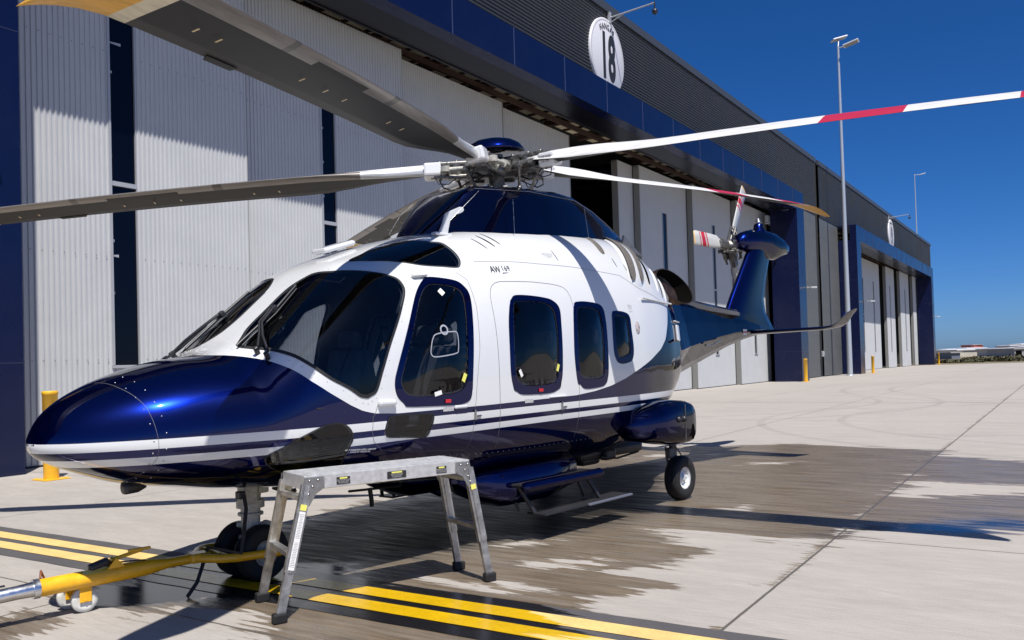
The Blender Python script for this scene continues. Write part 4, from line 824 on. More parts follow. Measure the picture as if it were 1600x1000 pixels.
for p in DRY: q = np.minimum(q, -sdist(Pg_[near], p))
wet[near] = np.clip(q, -3, 3)
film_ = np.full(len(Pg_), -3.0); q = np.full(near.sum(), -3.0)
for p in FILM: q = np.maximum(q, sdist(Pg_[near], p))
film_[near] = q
shade_soak_ = np.full(len(Pg_), -3.0); shade_soak_[near] = sdist(Pg_[near], SHADE_SOAK[0])
nx_, ny_ = len(gx_), len(gy_)
me = bpy.data.meshes.new('ground'); idx = np.arange(nx_ * ny_).reshape(nx_, ny_)
V_ = np.zeros((nx_ * ny_, 3)); V_[:, :2] = Pg_
Fq = np.stack([idx[:-1, :-1], idx[1:, :-1], idx[1:, 1:], idx[:-1, 1:]], -1).reshape(-1, 4)
me.from_pydata(V_.tolist(), [], Fq.tolist()); at = me.attributes.new('wet', 'FLOAT', 'POINT'); at.data.foreach_set('value', wet.astype(np.float32)); me.attributes.new('film', 'FLOAT', 'POINT').data.foreach_set('value', film_.astype(np.float32)); me.attributes.new('shade_soak', 'FLOAT', 'POINT').data.foreach_set('value', shade_soak_.astype(np.float32)); me.update()
ground = bpy.data.objects.new('ground', me); COL.objects.link(ground); tag(ground, 'pale brushed concrete apron with dark wet patches and saw-cut joints', 'ground', kind='structure')
def wet_nodes(t, N, L, gain=.35):
    """returns (wetness 0..1, wall-aligned coords, math helper)"""
    tc = N('ShaderNodeTexCoord'); at_ = N('ShaderNodeAttribute'); at_.attribute_name = 'wet'
    geo = N('ShaderNodeNewGeometry'); mp = N('ShaderNodeMapping'); mp.vector_type = 'TEXTURE'; mp.inputs['Rotation'].default_value = (0, 0, WA); L(geo.outputs['Position'], mp.inputs[0])
    def mth(op, *a):
        n = N('ShaderNodeMath'); n.operation = op
        for i, q_ in enumerate(a):
            if isinstance(q_, (int, float)): n.inputs[i].default_value = q_
            else: L(q_, n.inputs[i])
        return n.outputs[0]
    def noise(scale, sc=(1, 1, 1), det=6, rough=.6):
        m_ = N('ShaderNodeMapping'); m_.inputs['Scale'].default_value = sc; L(mp.outputs[0], m_.inputs[0]); n = N('ShaderNodeTexNoise'); n.inputs['Scale'].default_value = scale; n.inputs['Detail'].default_value = det; n.inputs['Roughness'].default_value = rough; L(m_.outputs[0], n.inputs['Vector']); return n.outputs[0]
    return tc, at_, mp, mth, noise
def ground_mat():
    m = bpy.data.materials.new('concrete apron'); m.use_nodes = True; t = m.node_tree; b = t.nodes["Principled BSDF"]; N = t.nodes.new; L = t.links.new
    tc, at_, mp, mth, noise = wet_nodes(t, N, L)
    sp = N('ShaderNodeSeparateXYZ'); L(mp.outputs[0], sp.inputs[0]); A, B = sp.outputs[0], sp.outputs[1]   # B = -b (into the hangar positive)
    streak = noise(1.0, (9, .9, 1), 7, .65); streak2 = noise(1.0, (30, 1.6, 1), 4, .6); blot = noise(.8, (1, 1, 1), 6, .6)
    w = mth('ADD', at_.outputs['Fac'], mth('MULTIPLY', mth('SUBTRACT', streak, .5), 1.5)); w = mth('ADD', w, mth('MULTIPLY', mth('SUBTRACT', streak2, .5), .35)); w = mth('ADD', w, mth('MULTIPLY', mth('SUBTRACT', noise(1.0, (3.5, .45, 1), 4, .5), .40), .9))
    mr = N('ShaderNodeMapRange'); mr.inputs[1].default_value = -.02; mr.inputs[2].default_value = .03; L(w, mr.inputs[0]); wetm = mr.outputs[0]
    # deep film of water where wetness is well inside
    af_ = N('ShaderNodeAttribute'); af_.attribute_name = 'film'; sk_a = N('ShaderNodeAttribute'); sk_a.attribute_name = 'shade_soak'; sk_w = mth('ADD', sk_a.outputs['Fac'], mth('MULTIPLY', mth('SUBTRACT', streak, .5), 2.0)); mrk = N('ShaderNodeMapRange'); mrk.inputs[1].default_value = -.1; mrk.inputs[2].default_value = .35; L(sk_w, mrk.inputs[0]); shade_soak = mth('MULTIPLY', mrk.outputs[0], wetm); w2 = mth('ADD', af_.outputs['Fac'], mth('MULTIPLY', mth('SUBTRACT', blot, .5), 1.2)); w2 = mth('ADD', w2, mth('MULTIPLY', mth('SUBTRACT', streak, .5), 1.6))
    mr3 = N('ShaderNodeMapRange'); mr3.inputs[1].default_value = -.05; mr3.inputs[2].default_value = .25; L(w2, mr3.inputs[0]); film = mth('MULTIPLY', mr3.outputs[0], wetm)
    # dry colour
    c1 = noise(3.0, (1.5, .35, 1), 8, .7); c2 = noise(1.0, (60, 5, 1), 4, .6); c3 = noise(.15, (1, 1, 1), 3, .5); c4 = noise(90, (1, 1, 1), 2, .5)
    v = mth('ADD', mth('MULTIPLY', mth('SUBTRACT', c1, .5), .55), mth('MULTIPLY', mth('SUBTRACT', c2, .5), .42)); v = mth('ADD', v, mth('MULTIPLY', mth('SUBTRACT', c3, .5), .25)); v = mth('ADD', v, mth('MULTIPLY', mth('SUBTRACT', c4, .5), .38)); v = mth('ADD', v, 1.0)
    dry = N('ShaderNodeMix'); dry.data_type = 'RGBA'; dry.blend_type = 'MULTIPLY'; dry.inputs[0].default_value = 1; dry.inputs[6].default_value = (.335, .310, .283, 1); L(v, dry.inputs[7])
    # slab-to-slab tone and stains
    st = noise(.45, (1, .25, 1), 7, .7); mrs = N('ShaderNodeMapRange'); mrs.inputs[1].default_value = .58; mrs.inputs[2].default_value = .75; mrs.inputs[3].default_value = 1; mrs.inputs[4].default_value = .70; L(st, mrs.inputs[0])
    d2 = N('ShaderNodeMix'); d2.data_type = 'RGBA'; d2.blend_type = 'MULTIPLY'; d2.inputs[0].default_value = 1; L(dry.outputs[2], d2.inputs[6]); L(mrs.outputs[0], d2.inputs[7])
    wc = N('ShaderNodeMix'); wc.data_type = 'RGBA'; wc.blend_type = 'MULTIPLY'; wc.inputs[0].default_value = 1; wc.inputs[6].default_value = (.122, .092, .060, 1); L(mth('ADD', mth('MULTIPLY', mth('SUBTRACT', mth('ADD', v, mth('MULTIPLY', mth('SUBTRACT', streak, .5), 1.2)), 1.0), 1.4), 1.0), wc.inputs[7])
    wc2 = N('ShaderNodeMix'); wc2.data_type = 'RGBA'; L(mth('MAXIMUM', film, shade_soak), wc2.inputs[0]); L(wc.outputs[2], wc2.inputs[6]); wc2.inputs[7].default_value = (.020, .018, .016, 1)  # water darkens the film; under the belly shade is painted in too
    dmp = noise(1.0, (16, .8, 1), 6, .6); mrd = N('ShaderNodeMapRange'); mrd.inputs[1].default_value = .36; mrd.inputs[2].default_value = .62; mrd.inputs[3].default_value = .72; mrd.inputs[4].default_value = 1; L(dmp, mrd.inputs[0]); dmf = mth('MAXIMUM', mrd.outputs[0], mth('MAXIMUM', shade_soak, film)); wfac = mth('MULTIPLY', wetm, dmf)
    col = N('ShaderNodeMix'); col.data_type = 'RGBA'; L(wfac, col.inputs[0]); L(d2.outputs[2], col.inputs[6]); L(wc2.outputs[2], col.inputs[7])
    # faint tyre arcs and scattered oil spots
    def arc(ca, cb, r_, wd):
        d2_ = mth('SQRT', mth('ADD', mth('POWER', mth('SUBTRACT', A, ca), 2.0), mth('POWER', mth('SUBTRACT', B, cb), 2.0))); return mth('LESS_THAN', mth('ABSOLUTE', mth('SUBTRACT', d2_, r_)), wd)
    ty = arc(24, -2.5, 7.5, .10)
    for ca, cb, r_, wd in ((24, -2.5, 9.4, .10), (30, 14, 10.5, .11), (30, 14, 8.6, .11), (44, -8, 15, .12), (44, -8, 17, .12), (12, -14, 12.5, .09), (12, -14, 14.3, .09)): ty = mth('MAXIMUM', ty, arc(ca, cb, r_, wd))
    ty = mth('MULTIPLY', ty, mth('MULTIPLY', noise(.35, (1, 1, 1), 4, .6), .22)); sp_n = noise(2.3, (1, 1, 1), 3, .5); spot = mth('MULTIPLY', mth('GREATER_THAN', sp_n, .735), .20)
    dm = mth('SUBTRACT', 1.0, mth('MAXIMUM', ty, spot)); d3 = N('ShaderNodeMix'); d3.data_type = 'RGBA'; d3.blend_type = 'MULTIPLY'; d3.inputs[0].default_value = 1; L(col.outputs[2], d3.inputs[6]); L(dm, d3.inputs[7]); col = d3
    # joints
    def line(c, x0, wd):
        return mth('LESS_THAN', mth('ABSOLUTE', mth('SUBTRACT', c, x0)), wd)
    wob = mth('MULTIPLY', mth('SUBTRACT', noise(6, (1, 1, 1), 3, .5), .5), .012); Aw = mth('ADD', A, wob); Bw = mth('ADD', B, wob)
    j = line(Bw, 1.83, .011)
    for c_, x0, wd in ((Bw, 6.28, .010), (Bw, 10.68, .008), (Bw, 15.1, .008), (Bw, -2.6, .009), (Aw, 8.07, .009), (Aw, 3.70, .009), (Aw, 22.3, .012), (Aw, 30.8, .035), (Aw, 48.5, .02), (Aw, 66, .03)): j = mth('MAXIMUM', j, line(c_, x0, wd))
    # damp halo along the main joint
    hal = mth('LESS_THAN', mth('ADD', mth('ABSOLUTE', mth('SUBTRACT', B, 1.86)), mth('MULTIPLY', streak2, .55)), .28)
    hal = mth('MULTIPLY', hal, mth('GREATER_THAN', noise(1.1, (1, .2, 1), 3, .5), .50))
    h2 = N('ShaderNodeMix'); h2.data_type = 'RGBA'; L(hal, h2.inputs[0]); L(col.outputs[2], h2.inputs[6]); L(wc.outputs[2], h2.inputs[7])
    jc = N('ShaderNodeMix'); jc.data_type = 'RGBA'; L(j, jc.inputs[0]); L(h2.outputs[2], jc.inputs[6]); jc.inputs[7].default_value = (.085, .078, .07, 1)
    L(jc.outputs[2], b.inputs['Base Color'])
    # roughness: dry .85, damp .42, film .06 with brushed variation
    rw = mth('ADD', mth('ADD', .33, mth('MULTIPLY', mth('SUBTRACT', streak2, .5), .9)), mth('MULTIPLY', shade_soak, .15)); rf = mth('ADD', .03, mth('MULTIPLY', streak, .13))
    r1 = N('ShaderNodeMix'); L(film, r1.inputs[0]); L(rw, r1.inputs[2]); L(rf, r1.inputs[3])
    r2 = N('ShaderNodeMix'); L(wetm, r2.inputs[0]); r2.inputs[2].default_value = .88; L(r1.outputs[0], r2.inputs[3]); L(r2.outputs[0], b.inputs['Roughness']); L(mth('SUBTRACT', .5, mth('MULTIPLY', mth('MULTIPLY', wetm, mth('SUBTRACT', 1.0, film)), mth('ADD', .2, mth('MULTIPLY', shade_soak, .2)))), b.inputs['Specular IOR Level'])
    hb = mth('ADD', mth('MULTIPLY', noise(1.0, (90, 7, 1), 4, .6), 1.0), mth('MULTIPLY', c4, .6)); hb = mth('SUBTRACT', hb, mth('MULTIPLY', j, 4.0))
    bp = N('ShaderNodeBump'); bp.inputs['Distance'].default_value = .0025; L(mth('SUBTRACT', .55, mth('MULTIPLY', film, .515)), bp.inputs['Strength']); L(hb, bp.inputs['Height']); L(bp.outputs[0], b.inputs['Normal'])
    return m
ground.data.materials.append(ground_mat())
def paint_mat(name, dry, wetc):
    m = bpy.data.materials.new(name); m.use_nodes = True; t = m.node_tree; b = t.nodes["Principled BSDF"]; N = t.nodes.new; L = t.links.new
    tc, at_, mp, mth, noise = wet_nodes(t, N, L)
    streak = noise(1.0, (9, .9, 1), 7, .65); streak2 = noise(1.0, (30, 1.6, 1), 4, .6)
    w = mth('ADD', at_.outputs['Fac'], mth('MULTIPLY', mth('SUBTRACT', streak, .5), 1.5)); w = mth('ADD', w, mth('MULTIPLY', mth('SUBTRACT', streak2, .5), .35))
    mr = N('ShaderNodeMapRange'); mr.inputs[1].default_value = -.01; mr.inputs[2].default_value = .035; L(w, mr.inputs[0]); wetm = mr.outputs[0]
    g = noise(40, (1, 1, 1), 5, .6); g2 = noise(3, (1, 1, 1), 5, .6); v = mth('ADD', .45, mth('ADD', mth('MULTIPLY', g, .5), mth('MULTIPLY', g2, .55)))
    a = N('ShaderNodeMix'); a.data_type = 'RGBA'; L(wetm, a.inputs[0]); a.inputs[6].default_value = (*dry, 1); a.inputs[7].default_value = (*wetc, 1)
    c = N('ShaderNodeMix'); c.data_type = 'RGBA'; c.blend_type = 'MULTIPLY'; c.inputs[0].default_value = 1; L(a.outputs[2], c.inputs[6]); L(v, c.inputs[7]); L(c.outputs[2], b.inputs['Base Color'])
    r = N('ShaderNodeMix'); L(wetm, r.inputs[0]); r.inputs[2].default_value = .8; L(mth('ADD', .06, mth('MULTIPLY', streak2, .25)), r.inputs[3]); L(r.outputs[0], b.inputs['Roughness'])
    bp = N('ShaderNodeBump'); bp.inputs['Distance'].default_value = .002; bp.inputs['Strength'].default_value = .35; L(g, bp.inputs['Height']); L(bp.outputs[0], b.inputs['Normal'])
    return m
def stripe(name, L1, L2, z, m_, label, wavy=.004, round_=False):
    """sheet between two lines given by end points (world), subdivided, carrying the wet attribute"""
    a0, a1 = [np.array(p) for p in L1]; b0, b1 = [np.array(p) for p in L2]; n = 260; k = 3; P = []
    for i in range(n + 1):
        t = i / n
        for j in range(k + 1):
            s = j / k; p = (a0 + (a1 - a0) * t) * (1 - s) + (b0 + (b1 - b0) * t) * s
            p = p + (b0 - a0) / np.linalg.norm(b0 - a0) * (mnoise.noise(Vector((t * 60, s * 3, z * 100))) * wavy if j in (0, k) else 0); P.append(p)
    P = np.array(P); w = np.full(len(P), -3.0)
    for p in WET: w = np.maximum(w, sdist(P, p))
    for p in DRY: w = np.minimum(w, -sdist(P, p))
    me = bpy.data.meshes.new(name); me.from_pydata([(p[0], p[1], z) for p in P], [], [(i * (k + 1) + j, (i + 1) * (k + 1) + j, (i + 1) * (k + 1) + j + 1, i * (k + 1) + j + 1) for i in range(n) for j in range(k)])
    me.attributes.new('wet', 'FLOAT', 'POINT').data.foreach_set('value', w.astype(np.float32)); me.materials.append(m_); me.update()
    o = bpy.data.objects.new(name, me); COL.objects.link(o); return tag(o, label, 'marking', kind='structure')
d_ = np.array([7.07, -4.45]); d_ /= np.linalg.norm(d_); nn_ = np.array([d_[1], -d_[0]]); nn_ = nn_ if nn_[1] < 0 else -nn_   # toward camera
base = np.array([-1.12, 6.50])   # on upper yellow top edge
def strip_line(off): p = base + nn_ * off; return (p - d_ * 12, p + d_ * 4.5)
M_PB = paint_mat('black marking paint', (.075, .072, .075), (.012, .012, .014)); M_PY = paint_mat('yellow marking paint', (.66, .46, .17), (.62, .38, .006))
stripe('road_marking_border', strip_line(-.17), strip_line(.64), .004, M_PB, 'black painted backing of the double yellow taxi line', .008)
stripe('road_marking_line', strip_line(0), strip_line(.185), .008, M_PY, 'upper of the two parallel yellow taxi lines')
stripe('road_marking_line', strip_line(.285), strip_line(.47), .008, M_PY, 'lower of the two parallel yellow taxi lines')
# ------------------------------------------------------------------ hangars
def clad_mat(name, col, rough=.45, metal=0, spec=.4):
    m = mat(name, col, rough, metal, 0, spec, noise=.06, nscale=.6); return m
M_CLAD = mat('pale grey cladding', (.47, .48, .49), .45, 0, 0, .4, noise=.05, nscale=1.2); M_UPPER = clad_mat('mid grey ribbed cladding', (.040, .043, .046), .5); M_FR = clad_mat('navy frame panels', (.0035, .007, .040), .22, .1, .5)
M_SIDEW = clad_mat('grey panel wall', (.10, .105, .105), .5); M_TRIM = clad_mat('silver trim', (.42, .43, .45), .4, .3); M_WIN = mat('dark hangar glazing', (.0015, .002, .006), .08, 0, 0, .25)
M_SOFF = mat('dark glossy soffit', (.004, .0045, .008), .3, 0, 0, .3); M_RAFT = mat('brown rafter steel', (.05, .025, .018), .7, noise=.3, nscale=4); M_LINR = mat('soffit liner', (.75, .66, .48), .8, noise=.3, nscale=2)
M_RET = clad_mat('leaf end grey', (.22, .22, .21)); M_INSD = mat('hangar inside', (.03, .035, .035), .8, noise=.3, nscale=.5)
M_SKYL = bpy.data.materials.new('translucent roof sheet'); M_SKYL.use_nodes = True; _b = M_SKYL.node_tree.nodes["Principled BSDF"]; _b.inputs['Base Color'].default_value = (.8, .85, .85, 1); _b.inputs['Transmission Weight'].default_value = 1; _b.inputs['Roughness'].default_value = .9; _b.inputs['IOR'].default_value = 1.05
# wall frame: X along (a), Y = -b (depth into building), Z up.   front of frames Y=14.1, wall Y=15.5, doors 16.1+
def ribs_v(m_, x0, x1, y, z0, z1, pitch=.107, d=.022, mi=0):
    n = int(round((x1 - x0) / pitch)); p = (x1 - x0) / n; pr = [(x0, y)]
    for i in range(n):
        s = x0 + i * p; pr += [(s + .30 * p, y), (s + .42 * p, y - d), (s + .78 * p, y - d), (s + .90 * p, y)]
    pr.append((x1, y)); k = len(pr); vs = [(a, b, z0) for a, b in pr] + [(a, b, z1) for a, b in pr]
    m_.add(vs, [(i, i + 1, i + 1 + k, i + k) for i in range(k - 1)], mi)
def ribs_h(m_, x0, x1, y, z0, z1, pitch=.13, d=.035, mi=0):
    n = int(round((z1 - z0) / pitch)); p = (z1 - z0) / n; pr = [(y, z0)]
    for i in range(n):
        s = z0 + i * p; pr += [(y, s + .25 * p), (y - d, s + .40 * p), (y - d, s + .80 * p), (y, s + .95 * p)]
    pr.append((y, z1)); k = len(pr); vs = [(x0, a, b) for a, b in pr] + [(x1, a, b) for a, b in pr]
    m_.add(vs, [(i, i + 1, i + 1 + k, i + k) for i in range(k - 1)], mi)
M_JN = mat('joint navy', (.02, .026, .07), .4)
ZB0, ZB1, ZR = 10.87, 12.06, 16.1
def hangar(name, label, cfg):
    Hn = empty(name, (0, 0, 0), WA, label, 'hangar', 'hangars of the row')
    a0, a1, p0, p1 = cfg['a0'], cfg['a1'], cfg['p0'], cfg['p1']   # building extent, portal inner edges
    mb = MB(); mb.add([(a0, 15.5, ZR), (a1, 15.5, ZR), (a1, 60, ZR), (a0, 60, ZR), (a0, 15.5, ZR + .12), (a1, 15.5, ZR + .12), (a1, 60, ZR + .12), (a0, 60, ZR + .12)], [(0, 1, 5, 4), (1, 2, 6, 5), (2, 3, 7, 6), (3, 0, 4, 7), (4, 5, 6, 7)])
    mb.add([(a1, 15.6, 0), (a1, 60, 0), (a1, 60, ZR), (a1, 15.6, ZR)], [(0, 1, 2, 3)]); mb.add([(a0 - .0, 15.6, 0), (a0, 60, 0), (a0, 60, ZR), (a0, 15.6, ZR)], [(0, 1, 2, 3)]); mb.add([(a0, 60, 0), (a1, 60, 0), (a1, 60, ZR), (a0, 60, ZR)], [(0, 1, 2, 3)])
    mb.build('shell', M_INSD, Hn)
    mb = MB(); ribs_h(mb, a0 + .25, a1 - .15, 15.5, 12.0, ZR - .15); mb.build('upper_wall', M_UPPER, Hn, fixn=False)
    mb = MB(); mb.box(((a0 + a1) / 2, 15.47, ZR + .03), (a1 - a0, .16, .34)); mb.build('parapet_capping', mat('capping dark', (.05, .055, .06), .4), Hn)
    mb = MB()
    for s, e in cfg['walls']:
        ribs_h(mb, s, e, 15.52, 0.05, 12.0, .9, .004)
    if mb.v: mb.build('side_wall', M_SIDEW, Hn, fixn=False)
    # portal frame
    pw = 1.7
    mb = MB(); mb.box(((p0 + p1) / 2, 14.1 + .25, (ZB0 + ZB1) / 2), (p1 - p0 + 2 * pw, .5, ZB1 - ZB0)); mb.box(((p0 + p1) / 2, 14.95, ZB1 - .06), (p1 - p0 + 2 * pw - .02, 1.2, .10)); mb.build('fascia_band', M_FR, Hn)
    mb = MB()
    n = int((p1 - p0) / 3.05)
    for i in range(1, n + 1): mb.box((p0 + i * (p1 - p0) / n - .9, 14.095, (ZB0 + ZB1) / 2), (.025, .012, ZB1 - ZB0 - .01))
    mb.build('panel_joint', mat('joint pale blue', (.05, .065, .15), .4), Hn)
    for s, e in ((p0 - pw, cfg.get('lc', p0)), (p1, p1 + pw)):
        yf_ = 15.0 if (cfg.get('lc') and s < 20) else 14.1
        mb = MB(); mb.box(((s + e) / 2, (yf_ + 15.8) / 2, ZB0 / 2 - .004), (e - s, 15.8 - yf_, ZB0 - .008)); pc = mb.build('portal_column', M_FR, Hn)
        for z in (1.9, 7.6): mb = MB(); mb.box(((s + e) / 2, (yf_ + 15.8) / 2, z), (e - s + .008, 15.8 - yf_ + .008, .018)); mb.build('panel_joint', M_JN, pc)
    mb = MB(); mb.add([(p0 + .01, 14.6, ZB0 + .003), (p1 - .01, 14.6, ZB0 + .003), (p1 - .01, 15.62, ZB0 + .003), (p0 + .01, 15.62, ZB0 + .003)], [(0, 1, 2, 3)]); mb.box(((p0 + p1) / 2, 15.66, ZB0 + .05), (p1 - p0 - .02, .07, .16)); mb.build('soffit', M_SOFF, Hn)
    mb = MB(); mb.box(((p0 + p1) / 2, 15.70 + .02, ZB0 + .03), (p1 - p0 - .02, .03, .05)); mb.build('soffit_lip', mat('lip brown grey', (.30, .27, .23), .6), Hn)
    # exposed roof steel seen through the slot above the doors
    mb = MB(); mb.box(((p0 + p1) / 2, 16.9, 11.72), (p1 - p0, 2.4, .03)); mb.build('slot_liner', M_LINR, Hn)
    mb = MB()
    for i in range(int((p1 - p0) / .95)):
        x = p0 + .4 + i * .95; mb.box((x, 16.9, 11.66), (.06, 2.3, .08))
        if i % 3 == 0: mb.box((x + .45, 16.9, 11.60), (.30, 2.3, .2))
    mb.build('rafters', M_RAFT, Hn)
    mb = MB(); mb.box(((p0 + p1) / 2, 15.98, 11.30), (p1 - p0, .10, .14)); mb.box(((p0 + p1) / 2, 16.3, 11.38), (p1 - p0, .12, .18)); mb.box(((p0 + p1) / 2, 17.0, 11.38), (p1 - p0, .12, .18)); mb.build('door_head_track', M_RAFT, Hn)
    # door leaves
    for i, lf in enumerate(cfg['leaves']):
        s, e, y, smooth_ = lf[:4]; wins = lf[4]; top = 11.0
        L_ = empty('door_leaf', (0, 0, 0)); L_.parent = Hn; L_ = L_
        body = MB(); segs = []; x = s
        for w in wins: segs.append((x, w[0])); x = w[1]
        segs.append((x, e))
        mk = (lambda a, b, z0, z1: ribs_v(body, a, b, y, z0, z1)) if not smooth_ else (lambda a, b, z0, z1: ribs_v(body, a, b, y, z0, z1, .107, .012))
        for (a, b) in segs:
            if b - a > .05: mk(a, b, .03, top)
        for w in wins:
            mk(w[0], w[1], .03, w[2]);
            if w[3] < top - .05: mk(w[0], w[1], w[3], top)
        body.build('cladding', M_CLAD, L_, fixn=False)
        tr_ = MB(); tr_.box((s + .03, y + .13, top / 2), (.06, .30, top)); tr_.box((e - .03, y + .13, top / 2), (.06, .30, top)); tr_.box(((s + e) / 2, y + .15, top - .05), (e - s, .26, .09)); tr_.build('leaf_edge', M_RET, L_)
        sl_ = MB(); sl_.box(((s + e) / 2, y + .02, .018), (e - s, .10, .036)); sl_.build('bottom_seal', M_BLACK, L_)
        bk = MB(); bk.add([(s + .02, y + .25, 0.02), (e - .02, y + .25, 0.02), (e - .02, y + .25, top), (s + .02, y + .25, top)], [(0, 1, 2, 3)])
        ds = MB()
        for w in wins:
            g = MB(); g.add([(w[0], y + .03, w[2]), (w[1], y + .03, w[2]), (w[1], y + .03, w[3]), (w[0], y + .03, w[3])], [(0, 1, 2, 3)]); go = g.build('strip_window', M_WIN, L_)
            f_ = MB(); f_.box((w[0] - .015, y - .005, (w[2] + w[3]) / 2), (.05, .08, w[3] - w[2])); f_.box((w[1] + .0, y + .01, (w[2] + w[3]) / 2), (.02, .05, w[3] - w[2])); f_.box(((w[0] + w[1]) / 2, y + .005, 5.48), (w[1] - w[0], .05, .09)); f_.box(((w[0] + w[1]) / 2, y - .01, w[2] - .03), (w[1] - w[0] + .1, .08, .05)); f_.build('window_frame', M_TRIM, go)
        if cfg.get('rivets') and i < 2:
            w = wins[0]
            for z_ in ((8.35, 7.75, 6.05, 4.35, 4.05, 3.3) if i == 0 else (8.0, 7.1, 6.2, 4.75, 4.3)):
                il = MB(); il.add([(w[0] + .02, y - .0 + .026, z_ - .03), (w[0] + .30 * (.6 + .4 * math.sin(z_ * 7)), y + .026, z_ - .05), (w[0] + .30 * (.6 + .4 * math.sin(z_ * 7)), y + .026, z_ + .01), (w[0] + .02, y + .026, z_ - .01)], [(0, 1, 2, 3)]); il.build('painted_reflection', M_TRIM, L_, fixn=False)  # pale slivers painted on the glass as reflections
        if cfg.get('rivets') and i < 3:
            rv = MB()
            for z in (1.95, 4.0, 8.1):
                for k in range(int((e - s) / .107)):
                    xx = s + .065 + k * .107 * ((e - s) / (round((e - s) / .107) * .107))
                    if any(w[0] - .02 < xx < w[1] + .02 for w in wins) or k % 2: continue
                    rv.box((xx, y - .024, z), (.02, .008, .02))
            rv.build('cladding_screws', M_RET, L_)
    return Hn
T1 = 9.05
H18 = hangar('hangar', 'nearer hangar with part-open sliding doors under a round HANGAR 18 sign', dict(a0=-20, a1=66.2, p0=7.35, p1=55.2, walls=[(57.0, 65.9)], rivets=True, lc=7.82,
    leaves=[(8.16, 13.48, 15.92, False, [(10.05, 10.62, 1.84, T1)]), (13.50, 19.53, 16.24, False, [(16.18, 16.70, 1.84, T1)]), (19.78, 25.7, 16.74, True, []), (25.73, 31.15, 17.06, True, []),
            (36.3, 38.0, 17.40, True, []), (37.95, 44.0, 17.06, True, [(40.66, 41.25, 1.84, 9.05)]), (44.02, 50.3, 16.74, True, [(47.0, 47.5, 1.84, 9.15)]), (50.32, 56.5, 16.42, True, [(53.1, 53.6, 1.84, 9.1)])]))
LV2 = []
hangar('hangar', 'farther hangar with closed pale doors at the end of the row', dict(a0=66.9, a1=129.6, p0=75.0, p1=118.0, walls=[(67.1, 73.2)],
    leaves=[(75.1, 82, 17.06, True, [(78, 78.4, 1.9, 9.1)]), (82.02, 97.9, 16.74, True, [(88.8, 89.4, 1.9, 9.0), (94.3, 94.9, 1.9, 9.0)]), (99.9, 105.2, 16.42, True, [(102.0, 102.6, 1.9, 9.0)]), (106.9, 113.4, 16.1, True, [(110.1, 110.8, 1.9, 9.0)]), (115.4, 119.0, 15.95, True, [(118.2, 118.8, 1.9, 9.0)])]))
def WP(a, y, z=0): v = MW @ Vector((a, y, z)); return v
# hangar interior glimpsed through the gap
mb = MB(); mb.box((66.55, 15.75, 8.0), (.64, .2, 16.0)); mb.build('expansion_gap', mat('gap black', (.012, .012, .012), .8), H18)
mb = MB(); mb.add([(8, 18, 12.2), (55, 18, 12.2), (55, 40, 14.2), (8, 40, 14.2)], [(0, 1, 2, 3)]); mb.build('inner_roof', M_INSD, H18)
mb = MB()
for k in range(5):
    mb.add([(30 + 4.2 * k, 20, 12.35), (31.6 + 4.2 * k, 20, 12.35), (31.6 + 4.2 * k, 38, 13.95), (30 + 4.2 * k, 38, 13.95)], [(0, 1, 2, 3)])
sk_ = mb.build('roof_light', M_SKYL, H18)
# signs
def round_sign(a, z, r, num, label):
    o = empty('round_sign', WP(a, 15.5, z), WA, label, 'sign')
    m_ = MB(); m_.lathe([(0, -.12), (r * .985, -.12), (r, -.11), (r, .0)], 64, 'Y'); m_.build('sign_disc', mat('sign white', (.62, .62, .66), .45), o)
    m_ = MB(); m_.lathe([(r * .93, -.123), (r * .945, -.126), (r * .96, -.123)], 64, 'Y'); m_.build('sign_ring', M_GREYINK, o)
    q = Matrix.Translation((0, -.13, 0)) @ Matrix.Rotation(R(90), 4, 'X')
    text_mesh('sign_number', num, 2.55, M_INK, q @ Matrix.Translation((0, -.14, 0)), o, .006, .085, .50, sp=1.08)
    wd = 'HANGAR'; n = len(wd)
    for i, ch in enumerate(wd):
        t = R((i - (n - 1) / 2) * -11.5 + 2); rr = r * .77; text_mesh('sign_letter', ch, .35, M_INK, q @ Matrix.Rotation(t, 4, 'Z') @ Matrix.Translation((0, rr, 0)), o, .005, .0, .8)
    return o
round_sign(31.6, 14.08, 1.52, '18', 'round white sign reading HANGAR 18 high on the nearer hangar')
round_sign(98.2, 14.1, 1.6, '19', 'small round white sign high on the farther hangar')
for (a, g) in ((31.9, 'arm over the nearer sign'), (97.0, 'arm over the farther sign')):
    o = empty('camera_bracket', WP(a, 15.4, 15.75), WA, 'grey roof-edge bracket arm with a hanging camera, ' + g, 'camera bracket', 'camera arms on the hangar roofs')
    m_ = MB(); m_.box((0, .0, .0), (.16, .10, .45)); m_.tube([(0, -.05, 0), (0, -2.0, .12)], .035, 8); m_.tube([(0, -.05, -.2), (0, -.7, .03)], .02, 6); m_.build('arm', M_TRIM, o)
    m_ = MB(); m_.tube([(0, -2.0, .16), (0, -2.0, -.12)], .03, 8); m_.lathe([(.03, -.12), (.11, -.16), (.12, -.26), (.06, -.34), (0, -.36)], 14, 'Z', (0, -2.0, 0)); m_.build('camera_dome', M_DARK, o)
